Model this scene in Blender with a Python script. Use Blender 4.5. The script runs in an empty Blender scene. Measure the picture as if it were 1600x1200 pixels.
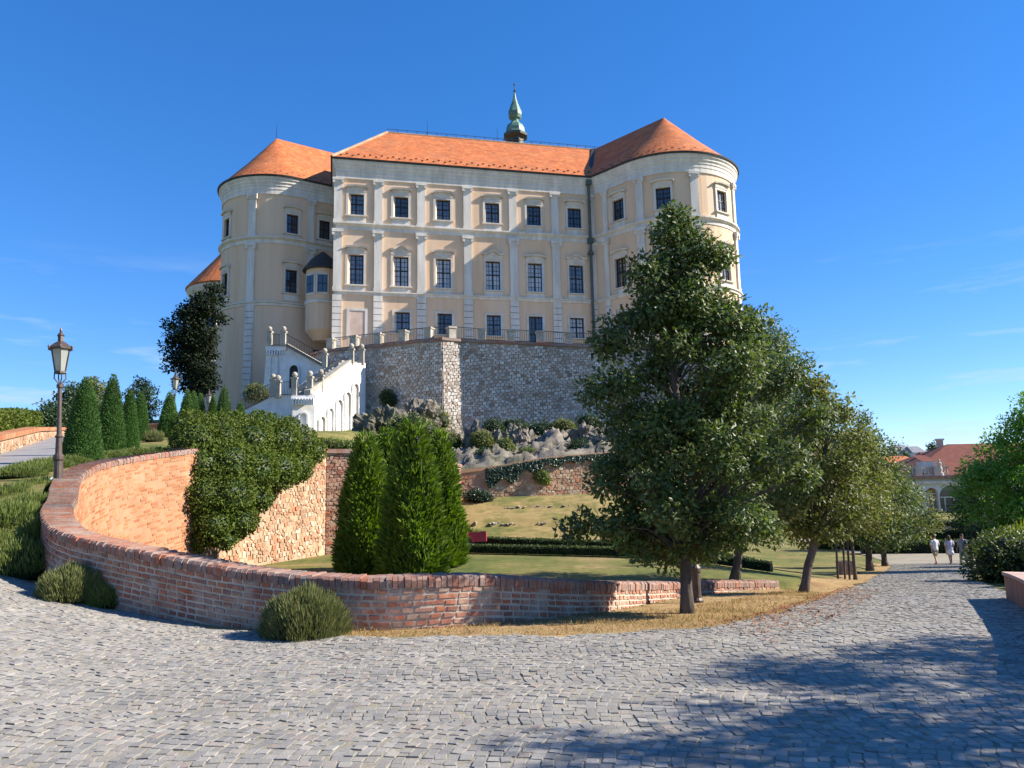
import bpy, math, random
import numpy as np
from mathutils import Vector, Matrix

# ------------------------------------------------------------------ camera, sky, sun, exposure
sc = bpy.context.scene
C = sc.collection
R = math.radians
PITCH, ROLL, EYE, FPX = R(8.15), R(-1.15), 1.6, 1200.0
cam_d = bpy.data.cameras.new('camera'); cam = bpy.data.objects.new('camera', cam_d); C.objects.link(cam)
CM = Matrix.Rotation(math.pi/2 + PITCH, 4, 'X') @ Matrix.Rotation(ROLL, 4, 'Z')
cam.matrix_world = Matrix.Translation((0, 0, EYE)) @ CM
cam_d.sensor_width = 36.0; cam_d.lens = 36.0*FPX/1600.0
cam_d.clip_start = 0.1; cam_d.clip_end = 9000
sc.camera = cam

SUN_EL, SUN_AZ = R(33.8), R(1.5)          # azimuth from +X towards +Y
SUN = Vector((math.cos(SUN_EL)*math.cos(SUN_AZ), math.cos(SUN_EL)*math.sin(SUN_AZ), math.sin(SUN_EL)))
world = bpy.data.worlds.new('World'); sc.world = world; world.use_nodes = True
nt = world.node_tree; nt.nodes.clear()
n_out = nt.nodes.new('ShaderNodeOutputWorld'); n_bg = nt.nodes.new('ShaderNodeBackground')
sky = nt.nodes.new('ShaderNodeTexSky'); sky.sky_type = 'NISHITA'; sky.sun_disc = False
sky.sun_elevation = SUN_EL; sky.sun_rotation = math.pi/2 - SUN_AZ
sky.altitude = 300; sky.air_density = 0.8; sky.dust_density = 0.0; sky.ozone_density = 5.0
n_tc = nt.nodes.new('ShaderNodeTexCoord'); n_map = nt.nodes.new('ShaderNodeMapping')
n_map.inputs['Scale'].default_value = (2.2, 2.2, 17.0)
n_noise = nt.nodes.new('ShaderNodeTexNoise'); n_noise.inputs['Scale'].default_value = 1.7
n_noise.inputs['Detail'].default_value = 6; n_noise.inputs['Roughness'].default_value = 0.62
n_ramp = nt.nodes.new('ShaderNodeValToRGB')
n_ramp.color_ramp.elements[0].position = 0.53; n_ramp.color_ramp.elements[1].position = 0.76
n_sep = nt.nodes.new('ShaderNodeSeparateXYZ')
n_band = nt.nodes.new('ShaderNodeMapRange'); n_band.inputs['From Min'].default_value = 0.30; n_band.inputs['From Max'].default_value = 0.12
n_mul = nt.nodes.new('ShaderNodeMath'); n_mul.operation = 'MULTIPLY'
n_mul2 = nt.nodes.new('ShaderNodeMath'); n_mul2.operation = 'MULTIPLY'; n_mul2.inputs[1].default_value = 0.95
n_mix = nt.nodes.new('ShaderNodeMixRGB'); n_mix.inputs['Color2'].default_value = (2.0, 2.5, 2.9, 1)
n_sat = nt.nodes.new('ShaderNodeHueSaturation'); n_sat.inputs['Saturation'].default_value = 1.46; n_sat.inputs['Hue'].default_value = 0.512; n_sat.inputs['Value'].default_value = 1.10
n_gam = nt.nodes.new('ShaderNodeGamma'); n_gam.inputs['Gamma'].default_value = 0.70
L_ = nt.links.new
L_(n_tc.outputs['Generated'], n_map.inputs['Vector']); L_(n_map.outputs[0], n_noise.inputs['Vector'])
L_(n_noise.outputs['Fac'], n_ramp.inputs['Fac']); L_(n_tc.outputs['Generated'], n_sep.inputs[0])
L_(n_sep.outputs['Z'], n_band.inputs['Value']); L_(n_band.outputs[0], n_mul.inputs[0]); L_(n_ramp.outputs[0], n_mul.inputs[1])
L_(n_mul.outputs[0], n_mul2.inputs[0]); L_(n_mul2.outputs[0], n_mix.inputs['Fac'])
L_(sky.outputs[0], n_gam.inputs['Color']); L_(n_gam.outputs[0], n_sat.inputs['Color']); L_(n_sat.outputs[0], n_mix.inputs['Color1'])
L_(n_mix.outputs[0], n_bg.inputs['Color']); L_(n_bg.outputs[0], n_out.inputs['Surface'])
n_bg.inputs['Strength'].default_value = 0.147
sun_d = bpy.data.lights.new('sun', 'SUN'); sun_d.energy = 5.0; sun_d.angle = R(0.5); sun_d.color = (1.0, 0.92, 0.80)
sun = bpy.data.objects.new('sun', sun_d); C.objects.link(sun)
sun.rotation_euler = SUN.to_track_quat('Z', 'Y').to_euler(); sun.location = (60, 0, 60)
sc.view_settings.view_transform = 'Standard'; sc.view_settings.look = 'None'
sc.view_settings.gamma = 1.0; sc.view_settings.exposure = 1.15
sc.render.engine = 'CYCLES'
sc.cycles.max_bounces = 6; sc.cycles.diffuse_bounces = 3; sc.cycles.glossy_bounces = 2
sc.cycles.transmission_bounces = 3; sc.cycles.transparent_max_bounces = 4
sc.cycles.caustics_reflective = False; sc.cycles.caustics_refractive = False
sc.cycles.use_denoising = True

# ------------------------------------------------------------------ helpers
rng = np.random.default_rng(7); random.seed(7)
CM3 = np.array(CM.to_3x3())
def ray(px, py):
    return CM3 @ np.array(((px-800)/FPX, -(py-600)/FPX, -1.0))
def at(px, py, d):                       # the place seen at a pixel, d metres ahead
    r = ray(px, py); r = r*(d/r[1]); return Vector((r[0], r[1], r[2]+EYE))
def colx(x, y, z=10.0):                  # image column of a place
    v = CM3.T @ np.array((x, y, z-EYE)); return 800 + FPX*v[0]/(-v[2])
def sstep(t): t = np.clip(t, 0, 1); return t*t*(3-2*t)

def wloc(o):
    v = Vector((0, 0, 0))
    while o is not None: v += o.location; o = o.parent
    return v
def tag(o, label=None, cat=None, group=None, kind=None):
    if label: o['label'] = label
    if cat: o['category'] = cat
    if group: o['group'] = group
    if kind: o['kind'] = kind
    return o
def thing(name, label, cat, loc, group=None):
    o = bpy.data.objects.new(name, None); C.objects.link(o); o.location = loc
    o.empty_display_size = 0.3
    return tag(o, label, cat, group)
def mesh_np(name, V, Fq, smooth=False):
    """V (n,3); Fq (m,k) faces of k corners, or a list of index lists"""
    me = bpy.data.meshes.new(name)
    if isinstance(Fq, np.ndarray):
        m, k = Fq.shape
        me.vertices.add(len(V)); me.vertices.foreach_set('co', np.asarray(V, dtype=np.float32).ravel())
        me.loops.add(m*k); me.loops.foreach_set('vertex_index', Fq.astype(np.int32).ravel())
        me.polygons.add(m); me.polygons.foreach_set('loop_start', np.arange(0, m*k, k, dtype=np.int32))
        me.polygons.foreach_set('loop_total', np.full(m, k, dtype=np.int32))
        me.update(calc_edges=True)
    else:
        me.from_pydata([tuple(v) for v in V], [], [tuple(f) for f in Fq]); me.update()
    if smooth: me.polygons.foreach_set('use_smooth', np.ones(len(me.polygons), dtype=bool))
    else: me.shade_flat()
    return me
def obj(name, V, Fq, mat, parent=None, origin=None, smooth=False):
    """V in world coordinates; the object sits at its parent's place, or at origin"""
    o0 = wloc(parent) if parent is not None else Vector(origin if origin is not None else (0, 0, 0))
    V = np.asarray(V, dtype=np.float64) - np.array(o0)
    me = mesh_np(name, V, Fq, smooth); me.materials.append(mat)
    o = bpy.data.objects.new(name, me); C.objects.link(o)
    if parent is not None: o.parent = parent
    else: o.location = o0
    return o
def inst(name, me, parent, loc, rotz=0.0, scale=(1, 1, 1), rot=None):
    o = bpy.data.objects.new(name, me); C.objects.link(o); o.parent = parent
    o.location = Vector(loc) - wloc(parent); o.rotation_euler = rot or (0, 0, rotz); o.scale = scale
    return o

class MB:
    def __init__(s): s.v = []; s.f = []
    def add(s, vs, fs):
        b = len(s.v); s.v += [tuple(p) for p in vs]; s.f += [tuple(i+b for i in f) for f in fs]; return s
    def quad(s, a, b, c, d): return s.add((a, b, c, d), ((0, 1, 2, 3),))
    def poly(s, pts): return s.add(pts, (tuple(range(len(pts))),))
    def hexa(s, p):                       # 4 bottom + 4 top corners
        return s.add(p, ((0, 3, 2, 1), (4, 5, 6, 7), (0, 1, 5, 4), (1, 2, 6, 5), (2, 3, 7, 6), (3, 0, 4, 7)))
    def box(s, c, sz, rz=0.0):
        cx, cy, cz = c; a, b, h = sz[0]/2, sz[1]/2, sz[2]/2; co, si = math.cos(rz), math.sin(rz)
        q = [(cx+x*co-y*si, cy+x*si+y*co) for x, y in ((-a, -b), (a, -b), (a, b), (-a, b))]
        return s.hexa([(x, y, cz-h) for x, y in q] + [(x, y, cz+h) for x, y in q])
    def fbox(s, fr, u, n, z):             # fr = (origin2, tangent2, normal2)
        o, t, m = fr
        def P(a, b, c): return (o[0]+t[0]*a+m[0]*b, o[1]+t[1]*a+m[1]*b, c)
        return s.hexa([P(u[0], n[1], z[0]), P(u[1], n[1], z[0]), P(u[1], n[0], z[0]), P(u[0], n[0], z[0]),
                       P(u[0], n[1], z[1]), P(u[1], n[1], z[1]), P(u[1], n[0], z[1]), P(u[0], n[0], z[1])])
    def bar(s, a, b, w, h=None):          # square bar between two points
        return s.tube([a, b], [w/2*1.2]*2, 4)
    def tube(s, pts, rad, n=6, cap=True):
        pts = [Vector(p) for p in pts]; base = len(s.v); k = len(pts)
        up = Vector((0, 0, 1)); prev = None
        for i, p in enumerate(pts):
            t = (pts[min(i+1, k-1)] - pts[max(i-1, 0)]).normalized()
            if prev is None:
                a = t.cross(up); a = a if a.length > 1e-3 else t.cross(Vector((1, 0, 0)))
            else: a = prev - t*prev.dot(t)
            a.normalize(); prev = a; b = t.cross(a)
            for j in range(n):
                g = 2*math.pi*(j+0.5)/n; q = p + (a*math.cos(g) + b*math.sin(g))*rad[i]; s.v.append(tuple(q))
        for i in range(k-1):
            for j in range(n):
                j2 = (j+1) % n; s.f.append((base+i*n+j, base+i*n+j2, base+(i+1)*n+j2, base+(i+1)*n+j))
        if cap:
            s.f.append(tuple(base+j for j in range(n))[::-1]); s.f.append(tuple(base+(k-1)*n+j for j in range(n)))
        return s
    def lathe(s, c, prof, n=16, a0=0.0):  # prof [(r, z)...] bottom to top
        base = len(s.v); k = len(prof)
        for r, z in prof:
            for j in range(n):
                g = a0 + 2*math.pi*j/n; s.v.append((c[0]+r*math.cos(g), c[1]+r*math.sin(g), c[2]+z))
        for i in range(k-1):
            for j in range(n):
                j2 = (j+1) % n; s.f.append((base+i*n+j, base+i*n+j2, base+(i+1)*n+j2, base+(i+1)*n+j))
        s.f.append(tuple(base+j for j in range(n))[::-1]); s.f.append(tuple(base+(k-1)*n+j for j in range(n)))
        return s
    def build(s, name, mat, parent=None, origin=None, smooth=False):
        return obj(name, s.v, s.f, mat, parent, origin, smooth)

# ------------------------------------------------------------------ materials
def mat(name, cols, rough=0.85, scale=3.0, island=False, mottle=0.25, mscale=0.6, bump=0.0, bscale=30.0,
        spec=0.3, metal=0.0, transl=0.0, detail=5, stretch=None, joints=None, wash=None):
    m = bpy.data.materials.new(name); m.use_nodes = True; t = m.node_tree; N = t.nodes; K = t.links.new
    p = N['Principled BSDF']; out = N['Material Output']
    p.inputs['Roughness'].default_value = rough; p.inputs['Metallic'].default_value = metal
    p.inputs['Specular IOR Level'].default_value = spec
    geo = N.new('ShaderNodeNewGeometry'); pos = geo.outputs['Position']
    if stretch:
        mp = N.new('ShaderNodeMapping'); mp.inputs['Scale'].default_value = stretch; K(pos, mp.inputs['Vector']); pos = mp.outputs[0]
    def noise(sc_, de=detail, ro=0.6):
        n = N.new('ShaderNodeTexNoise'); n.inputs['Scale'].default_value = sc_; n.inputs['Detail'].default_value = de
        n.inputs['Roughness'].default_value = ro; K(pos, n.inputs['Vector']); return n.outputs['Fac']
    ramp = N.new('ShaderNodeValToRGB'); e = ramp.color_ramp.elements
    cols = [c if len(c) == 4 else (*c, 1) for c in cols]
    k = len(cols)
    for i in range(k-2): e.new(0.5)
    lo, hi = (0.0, 1.0) if island else (0.32, 0.68)
    for i in range(k):
        e[i].position = lo + (hi-lo)*i/max(1, k-1); e[i].color = cols[i]
    if island:
        oi = N.new('ShaderNodeObjectInfo'); ad = N.new('ShaderNodeMath'); ad.operation = 'ADD'
        fr = N.new('ShaderNodeMath'); fr.operation = 'FRACT'
        K(geo.outputs['Random Per Island'], ad.inputs[0]); K(oi.outputs['Random'], ad.inputs[1]); K(ad.outputs[0], fr.inputs[0])
        K(fr.outputs[0], ramp.inputs['Fac'])
    else: K(noise(scale), ramp.inputs['Fac'])
    col = ramp.outputs['Color']
    if mottle > 0:
        mr = N.new('ShaderNodeMapRange'); mr.inputs['From Min'].default_value = 0.3; mr.inputs['From Max'].default_value = 0.7
        mr.inputs['To Min'].default_value = 1-mottle; mr.inputs['To Max'].default_value = 1+mottle*0.6
        K(noise(mscale, 6), mr.inputs['Value'])
        mx = N.new('ShaderNodeMixRGB'); mx.blend_type = 'MULTIPLY'; mx.inputs['Fac'].default_value = 1
        K(col, mx.inputs['Color1']); K(mr.outputs[0], mx.inputs['Color2']); col = mx.outputs[0]
    height = None
    if joints:                                # fine courses far away: (row height, joint colour, amount)
        sep = N.new('ShaderNodeSeparateXYZ'); K(geo.outputs['Position'], sep.inputs[0])
        w = N.new('ShaderNodeTexNoise'); w.inputs['Scale'].default_value = 1.0/joints[0]*1.2
        mp2 = N.new('ShaderNodeMapping'); mp2.inputs['Scale'].default_value = (0.55, 0.55, 1.9)
        K(geo.outputs['Position'], mp2.inputs['Vector']); K(mp2.outputs[0], w.inputs['Vector']); w.inputs['Detail'].default_value = 1
        rr = N.new('ShaderNodeMapRange'); rr.inputs['From Min'].default_value = 0.38; rr.inputs['From Max'].default_value = 0.62
        K(w.outputs['Fac'], rr.inputs['Value'])
        m2 = N.new('ShaderNodeMath'); m2.operation = 'MULTIPLY'; m2.inputs[1].default_value = joints[2]; K(rr.outputs[0], m2.inputs[0])
        mx2 = N.new('ShaderNodeMixRGB'); mx2.inputs['Color2'].default_value = (*joints[1], 1)
        K(m2.outputs[0], mx2.inputs['Fac']); K(col, mx2.inputs['Color1']); col = mx2.outputs[0]; height = rr.outputs[0]
    if wash:                                  # lime bloom and grime in patches of their own: (colour, scale, amount)
        wr = N.new('ShaderNodeMapRange'); wr.inputs['From Min'].default_value = 0.46; wr.inputs['From Max'].default_value = 0.68
        wr.inputs['To Max'].default_value = wash[2]; K(noise(wash[1], 7, 0.68), wr.inputs['Value'])
        mw = N.new('ShaderNodeMixRGB'); mw.inputs['Color2'].default_value = (*wash[0], 1); K(wr.outputs[0], mw.inputs['Fac']); K(col, mw.inputs['Color1']); col = mw.outputs[0]
    K(col, p.inputs['Base Color'])
    if bump > 0:
        b = N.new('ShaderNodeBump'); b.inputs['Strength'].default_value = bump; b.inputs['Distance'].default_value = 0.03
        K(noise(bscale, 6, 0.65), b.inputs['Height']); K(b.outputs[0], p.inputs['Normal'])
    if transl > 0:
        tr = N.new('ShaderNodeBsdfTranslucent'); ms = N.new('ShaderNodeMixShader'); ms.inputs['Fac'].default_value = transl
        g = N.new('ShaderNodeHueSaturation'); g.inputs['Saturation'].default_value = 1.15; g.inputs['Value'].default_value = 1.6
        K(col, g.inputs['Color']); K(g.outputs[0], tr.inputs['Color'])
        K(p.outputs[0], ms.inputs[1]); K(tr.outputs[0], ms.inputs[2]); K(ms.outputs[0], out.inputs['Surface'])
    return m
M = {}
M['cream'] = mat('cream_plaster', [(.70, .475, .30), (.77, .56, .39)], .9, 0.5, mottle=.15, mscale=.8, bump=.15, bscale=8, stretch=(1.5, 1.5, .16), wash=((.62, .49, .37), .8, .7))
M['trim'] = mat('white_trim', [(.62, .575, .51), (.71, .665, .60)], .85, 0.8, mottle=.16, mscale=1.1, bump=.15, bscale=10, stretch=(1.5, 1.5, .25), wash=((.45, .41, .35), 1.2, .6))
M['tanstone'] = mat('tan_stone_trim', [(.58, .50, .41), (.66, .59, .50)], .9, 1.0, mottle=.18, mscale=1.5, bump=.15, bscale=12)
M['tile'] = mat('roof_tile', [(.46, .125, .035), (.56, .17, .05), (.62, .23, .08)], .8, 2.2, mottle=.34, mscale=.9, bump=.5, bscale=6, joints=(.22, (.30, .07, .025), .5), wash=((.36, .15, .07), .35, .5))
M['tile_dark'] = mat('dark_roof_tile', [(.125, .038, .026), (.17, .048, .032)], .9, 1.2, mottle=.2, bump=.3, bscale=5)
M['gutter'] = mat('gutter_metal', [(.035, .03, .03), (.05, .045, .04)], .6, 3)
M['frame'] = mat('dark_window_frame', [(.018, .013, .012), (.028, .02, .018)], .5, 3)
M['pane'] = mat('window_glass', [(.035, .05, .075), (.06, .08, .11)], .08, 0.7, spec=.8, mottle=.3)
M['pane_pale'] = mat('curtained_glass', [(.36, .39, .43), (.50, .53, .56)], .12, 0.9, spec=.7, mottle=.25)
M['pane_mid'] = mat('painted_sky_glass', [(.09, .12, .17), (.17, .21, .27)], .06, 0.9, spec=.8, mottle=.35)  # glass colour lifted to stand in for reflected sky
M['blind'] = mat('blind_window_plaster', [(.60, .42, .33), (.66, .50, .40)], .9, 1)
M['copper'] = mat('green_copper', [(.06, .14, .10), (.15, .27, .20)], .55, 2.0, mottle=.35, mscale=1.2, spec=.5)
M['dark_wood'] = mat('dark_wood', [(.03, .02, .015), (.05, .035, .025)], .8, 4)
M['pipe'] = mat('green_downpipe', [(.06, .08, .075), (.10, .12, .11)], .5, 2)
M['rubble'] = mat('rubble_stone', [(.36, .28, .215), (.55, .49, .42), (.66, .61, .54), (.44, .37, .295), (.74, .70, .63), (.38, .25, .18), (.60, .55, .48)], .9, island=True, mottle=.3, mscale=.4, bump=.4, bscale=14, wash=((.46, .37, .28), .45, .6))
M['mortar'] = mat('wall_mortar', [(.29, .23, .175), (.38, .31, .24)], .95, 1.2, mottle=.35, mscale=.3, bump=.5, bscale=10)
M['warmstone'] = mat('warm_rubble', [(.36, .22, .13), (.46, .34, .22), (.40, .165, .085), (.54, .45, .34), (.34, .20, .12), (.44, .27, .16)], .9, island=True, mottle=.25, mscale=.8, bump=.4, bscale=16)
M['warmmortar'] = mat('warm_mortar', [(.37, .24, .15), (.46, .33, .22)], .95, 1.6, mottle=.3, bump=.5, bscale=14)
M['brick'] = mat('red_brick', [(.30, .105, .065), (.36, .15, .10), (.24, .12, .09), (.40, .16, .085), (.30, .19, .15), (.43, .13, .06), (.34, .22, .18)], .9, island=True, mottle=.3, mscale=5, bump=.18, bscale=60, wash=((.47, .38, .29), 3.2, .9))
M['coping'] = mat('coping_brick', [(.25, .12, .085), (.30, .165, .125), (.22, .15, .125), (.37, .12, .06), (.27, .20, .17), (.33, .15, .10), (.20, .16, .145)], .92, island=True, mottle=.3, mscale=7, bump=.3, bscale=50, wash=((.33, .29, .25), 4.0, .7))
M['lime'] = mat('lime_mortar', [(.44, .37, .29), (.54, .47, .38)], .95, 5, mottle=.25, mscale=2, bump=.25, bscale=50)
M['pinkbrick'] = mat('washed_brick', [(.36, .145, .065), (.42, .20, .10), (.34, .12, .055), (.43, .235, .125)], .9, island=True, mottle=.25, mscale=1.0, bump=.3, bscale=30)
M['pinkmortar'] = mat('washed_mortar', [(.34, .185, .10), (.40, .25, .15)], .95, 2, mottle=.2, bump=.3, bscale=25)
M['sett'] = mat('granite_sett', [(.215, .205, .185), (.25, .238, .215), (.23, .219, .198), (.31, .292, .26), (.245, .233, .21), (.185, .18, .17), (.34, .32, .285), (.27, .225, .19)], .7, island=True, mottle=.16, mscale=1.5, bump=.3, bscale=55, spec=.25, wash=((.33, .295, .24), 2.0, .5))
M['joint'] = mat('sandy_joint', [(.235, .21, .165), (.30, .27, .21), (.21, .20, .13)], .95, 6, mottle=.25, mscale=.8, bump=.5, bscale=60)
M['farroad'] = mat('far_setts', [(.22, .215, .215), (.29, .28, .275)], .75, 9, mottle=.15, mscale=1, bump=.6, bscale=9)
M['lawn'] = mat('mown_lawn', [(.085, .11, .020), (.15, .15, .036), (.28, .20, .08)], .95, .45, mottle=.4, mscale=3.5, bump=.8, bscale=40)
M['dry'] = mat('dry_grass_ground', [(.31, .19, .085), (.40, .265, .12), (.22, .17, .06)], .95, 1.1, mottle=.25, mscale=3, bump=.8, bscale=50)
M['blade'] = mat('grass_blade', [(.12, .13, .035), (.36, .25, .11), (.42, .30, .14), (.30, .19, .085), (.20, .17, .06)], .8, island=True, mottle=0, transl=.25)
M['terrace'] = mat('parched_terrace_grass', [(.11, .125, .028), (.19, .165, .048), (.30, .215, .085), (.15, .145, .04)], .95, .55, mottle=.25, mscale=2.2, bump=.9, bscale=18)
M['soil'] = mat('dry_soil', [(.14, .10, .065), (.20, .15, .10)], .95, 4, mottle=.3, bump=.7, bscale=40)
M['litter'] = mat('fallen_leaf', [(.26, .09, .04), (.34, .15, .06), (.20, .09, .05)], .85, island=True, mottle=0)
M['bark'] = mat('tree_bark', [(.075, .06, .048), (.15, .125, .105)], .95, 6, mottle=.3, mscale=3, bump=.9, bscale=30, stretch=(1, 1, .25))
M['rock'] = mat('limestone_rock', [(.115, .098, .077), (.23, .20, .165), (.07, .058, .045)], .92, 1.8, mottle=.5, mscale=1.2, bump=1.0, bscale=7, wash=((.085, .095, .04), .5, .75))
M['white'] = mat('white_stair_plaster', [(.70, .68, .65), (.80, .78, .75)], .9, .9, mottle=.16, mscale=1.3, bump=.12, bscale=12)
M['niche'] = mat('painted_shadow_plaster', [(.42, .38, .33), (.48, .44, .38)], .9, 1)  # darker stair plaster, recess shade painted onto the arch backs
M['stone'] = mat('pale_cut_stone', [(.36, .32, .26), (.46, .42, .35)], .9, 3, mottle=.3, mscale=2, bump=.3, bscale=20)
M['iron'] = mat('dark_iron', [(.03, .027, .025), (.05, .045, .04)], .55, 6, spec=.5)
M['lampiron'] = mat('brown_cast_iron', [(.055, .035, .027), (.085, .057, .043)], .5, 8, mottle=.2, mscale=6, spec=.5)
M['lampglass'] = mat('lamp_glass', [(.42, .45, .42), (.50, .52, .48)], .15, 4, spec=.6, transl=.35)
M['sand'] = mat('red_sandstone', [(.30, .15, .10), (.40, .22, .16), (.24, .12, .09)], .9, 5, mottle=.3, mscale=2.5, bump=.4, bscale=30, stretch=(1, 1, .3))
M['sandtop'] = mat('parapet_slab', [(.44, .30, .25), (.52, .38, .32)], .85, 2, mottle=.2, bump=.3, bscale=30)
def leafm(n, cols, tr=.3, rough=.5, spec=.4): return mat(n, cols, rough, island=True, mottle=.25, mscale=.9, transl=tr, spec=spec)
M['leaf'] = leafm('broad_leaf', [(0.048, 0.082, 0.018), (0.081, 0.124, 0.026), (0.118, 0.159, 0.040), (0.062, 0.100, 0.024), (0.150, 0.174, 0.059), (0.055, 0.088, 0.026)], .26, .5, .35)
M['leaf_olive'] = leafm('olive_leaf', [(.090, .125, .026), (.135, .165, .038), (.180, .195, .052), (.100, .130, .030), (.225, .195, .062)], .32, .5, .3)
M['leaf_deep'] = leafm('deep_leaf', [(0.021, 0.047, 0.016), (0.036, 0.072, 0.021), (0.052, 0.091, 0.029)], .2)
M['leaf_black'] = leafm('shade_painted_leaf', [(.008, .015, .006), (.014, .024, .009), (.020, .032, .012)], .1, .6, .15)  # near-black leaf; shade inside foliage and on the dark tree painted in
M['leaf_bright'] = leafm('bright_leaf', [(0.090, 0.195, 0.027), (0.143, 0.285, 0.037), (0.195, 0.345, 0.053), (0.068, 0.150, 0.022)], .35)
M['thuja'] = leafm('thuja_spray', [(.072, .135, .015), (.120, .200, .024), (.180, .255, .038), (.050, .098, .014)], .22, .65, .2)
M['cone'] = leafm('clipped_yew', [(0.046, 0.109, 0.023), (0.074, 0.155, 0.035), (0.105, 0.194, 0.049)], .2, .6, .25)
M['ivy'] = leafm('ivy_leaf', [(.060, .098, .015), (.090, .130, .022), (.135, .165, .034), (.048, .082, .014)], .2, .65, .12)
M['ivy_dark'] = leafm('dark_ivy_leaf', [(.016, .040, .020), (.026, .055, .026), (.038, .066, .032)], .15, .4, .5)
M['lavender'] = leafm('lavender_stem', [(.15, .165, .055), (.20, .21, .08), (.11, .14, .045), (.25, .25, .11)], .2, .7, .2)
M['box'] = leafm('box_hedge_leaf', [(0.036, 0.066, 0.014), (0.060, 0.096, 0.024), (0.086, 0.120, 0.034)], .2)
M['yellowgreen'] = leafm('yellow_green_leaf', [(.22, .27, .02), (.30, .34, .03), (.16, .22, .02)], .35)
M['bedgreen'] = leafm('bed_shrub_leaf', [(.11, .15, .032), (.15, .195, .045), (.19, .22, .065), (.085, .125, .03)], .25)
M['skin'] = mat('skin', [(.50, .29, .20), (.56, .34, .24)], .6, 9, mottle=.08)
M['white_cloth'] = mat('white_cloth', [(.66, .66, .70), (.74, .74, .77)], .9, 8, mottle=.1)
M['khaki'] = mat('khaki_cloth', [(.30, .25, .17), (.36, .31, .22)], .9, 8)
M['lilac'] = mat('lilac_cloth', [(.45, .42, .55), (.52, .49, .61)], .9, 8)
M['greycloth'] = mat('grey_cloth', [(.26, .28, .30), (.34, .36, .38)], .9, 8)
M['hair'] = mat('brown_hair', [(.05, .03, .018), (.09, .055, .03)], .7, 20)
M['redpaint'] = mat('red_paint', [(.34, .030, .050), (.42, .045, .065)], .5, 6, spec=.5)
M['greenplastic'] = mat('green_plastic', [(.03, .33, .06), (.04, .38, .08)], .45, 4, spec=.5)
M['rubber'] = mat('rubber', [(.02, .02, .02), (.03, .03, .03)], .8, 5)
M['plankwood'] = mat('weathered_plank', [(.30, .25, .20), (.38, .33, .27)], .85, 6, mottle=.2, stretch=(1, 1, 1))
M['planter'] = mat('planter_board', [(.25, .17, .12), (.33, .25, .18)], .85, 6)
M['farwall'] = mat('far_plaster', [(.60, .58, .56), (.66, .64, .62)], .9, .5, mottle=.08)
M['fargrey'] = mat('far_grey_roof', [(.20, .20, .23), (.24, .24, .27)], .9, .5, mottle=.1)
M['hill'] = mat('wooded_hill', [(.055, .09, .030), (.09, .125, .045), (.14, .15, .06)], .95, .03, mottle=.35, mscale=.08, bump=.8, bscale=.2)
M['statue'] = mat('statue_stone', [(.42, .39, .33), (.50, .46, .40)], .9, 3)
M['copper_dark'] = mat('turret_timber', [(.04, .05, .045), (.09, .10, .085)], .7, 4)
# ------------------------------------------------------------------ terrain
YT = np.array([-60, 0, 8, 9, 10, 11, 12, 14, 20, 30, 40, 48, 55, 62, 75, 110, 160, 400, 6000.0])
ZT = np.array([.3, 0, 0, -.02, -.06, -.12, -.19, -.345, -.85, -1.70, -2.55, -3.15, -3.4, -3.45, -3.2, -1.8, -1.6, -6, -30.0])
_yy = np.arange(-60, 200, .1); _zz = np.interp(_yy, YT, ZT); _k = np.ones(15)/15
_zz[20:-20] = np.convolve(_zz, _k, 'same')[20:-20]
def gz(x, y):                                  # road and open ground
    x = np.asarray(x, float); y = np.asarray(y, float)
    z = np.where(y < 190, np.interp(y, _yy, _zz), np.interp(y, YT, ZT))
    l = np.clip(-(x+2.5), 0, 9)
    return z + .026*l*l
# plan of the curved brick wall (outer face, from its far left end round the front to the right end)
WP = [(-9.35, 21.9), (-9.85, 19.3), (-9.55, 17.0), (-8.95, 15.1), (-8.25, 13.75), (-7.75, 12.75), (-6.9, 11.75), (-5.5, 10.95), (-3.5, 10.22),
      (-1.9, 9.93), (-.5, 10.33), (.96, 11.5), (2.1, 13.3), (2.97, 15.0), (4.3, 17.0), (6.2, 18.7)]
WTOP = [3.06, 2.72, 2.45, 2.12, 1.74, 1.47, 1.20, .98, .70, .59, .555, .33, .09, -.12, -.35, -.56]
def catmull(P, n=24):
    P = np.array(P, float); Q = np.vstack([2*P[0]-P[1], P, 2*P[-1]-P[-2]]); out = []
    for i in range(1, len(Q)-2):
        p0, p1, p2, p3 = Q[i-1:i+3]
        for t in np.arange(n)/n:
            out.append(.5*(2*p1 + (p2-p0)*t + (2*p0-5*p1+4*p2-p3)*t*t + (3*p1-p0-3*p2+p3)*t**3))
    out.append(P[-1]); return np.array(out)
WC = catmull([(a, b, c) for (a, b), c in zip(WP, WTOP)])
_front = WC[(WC[:, 1] < 19) & (np.arange(len(WC)) > 5*24)]
def ywall(x): return np.interp(x, _front[:, 0], _front[:, 1])
def zg(x, y):                                  # garden side
    r = np.interp(y, [30, 34, 36.2, 36.6, 38.5, 39.0, 40.5, 44, 60], [0, .2, .6, .95, 1.3, 1.6, 1.95, 2.1, 2.1])
    r = r*(1-sstep((np.asarray(x)-7)/7))
    zl = -.5 + r
    w = sstep((np.asarray(x)-4)/(5+.25*np.clip(np.asarray(y)-16, 0, 60)))
    return zl*(1-w) + gz(np.clip(x, 0, None), y)*w
def H(x, y):
    x = np.asarray(x, float); y = np.asarray(y, float)
    g = (y > ywall(np.clip(x, -7.9, 6.2)) + .2) & (x > -9.6) & (y < 60)
    g &= ~((x > 6.2) & (y < 18.9))
    return np.where(g, zg(x, y), gz(x, y))
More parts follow.
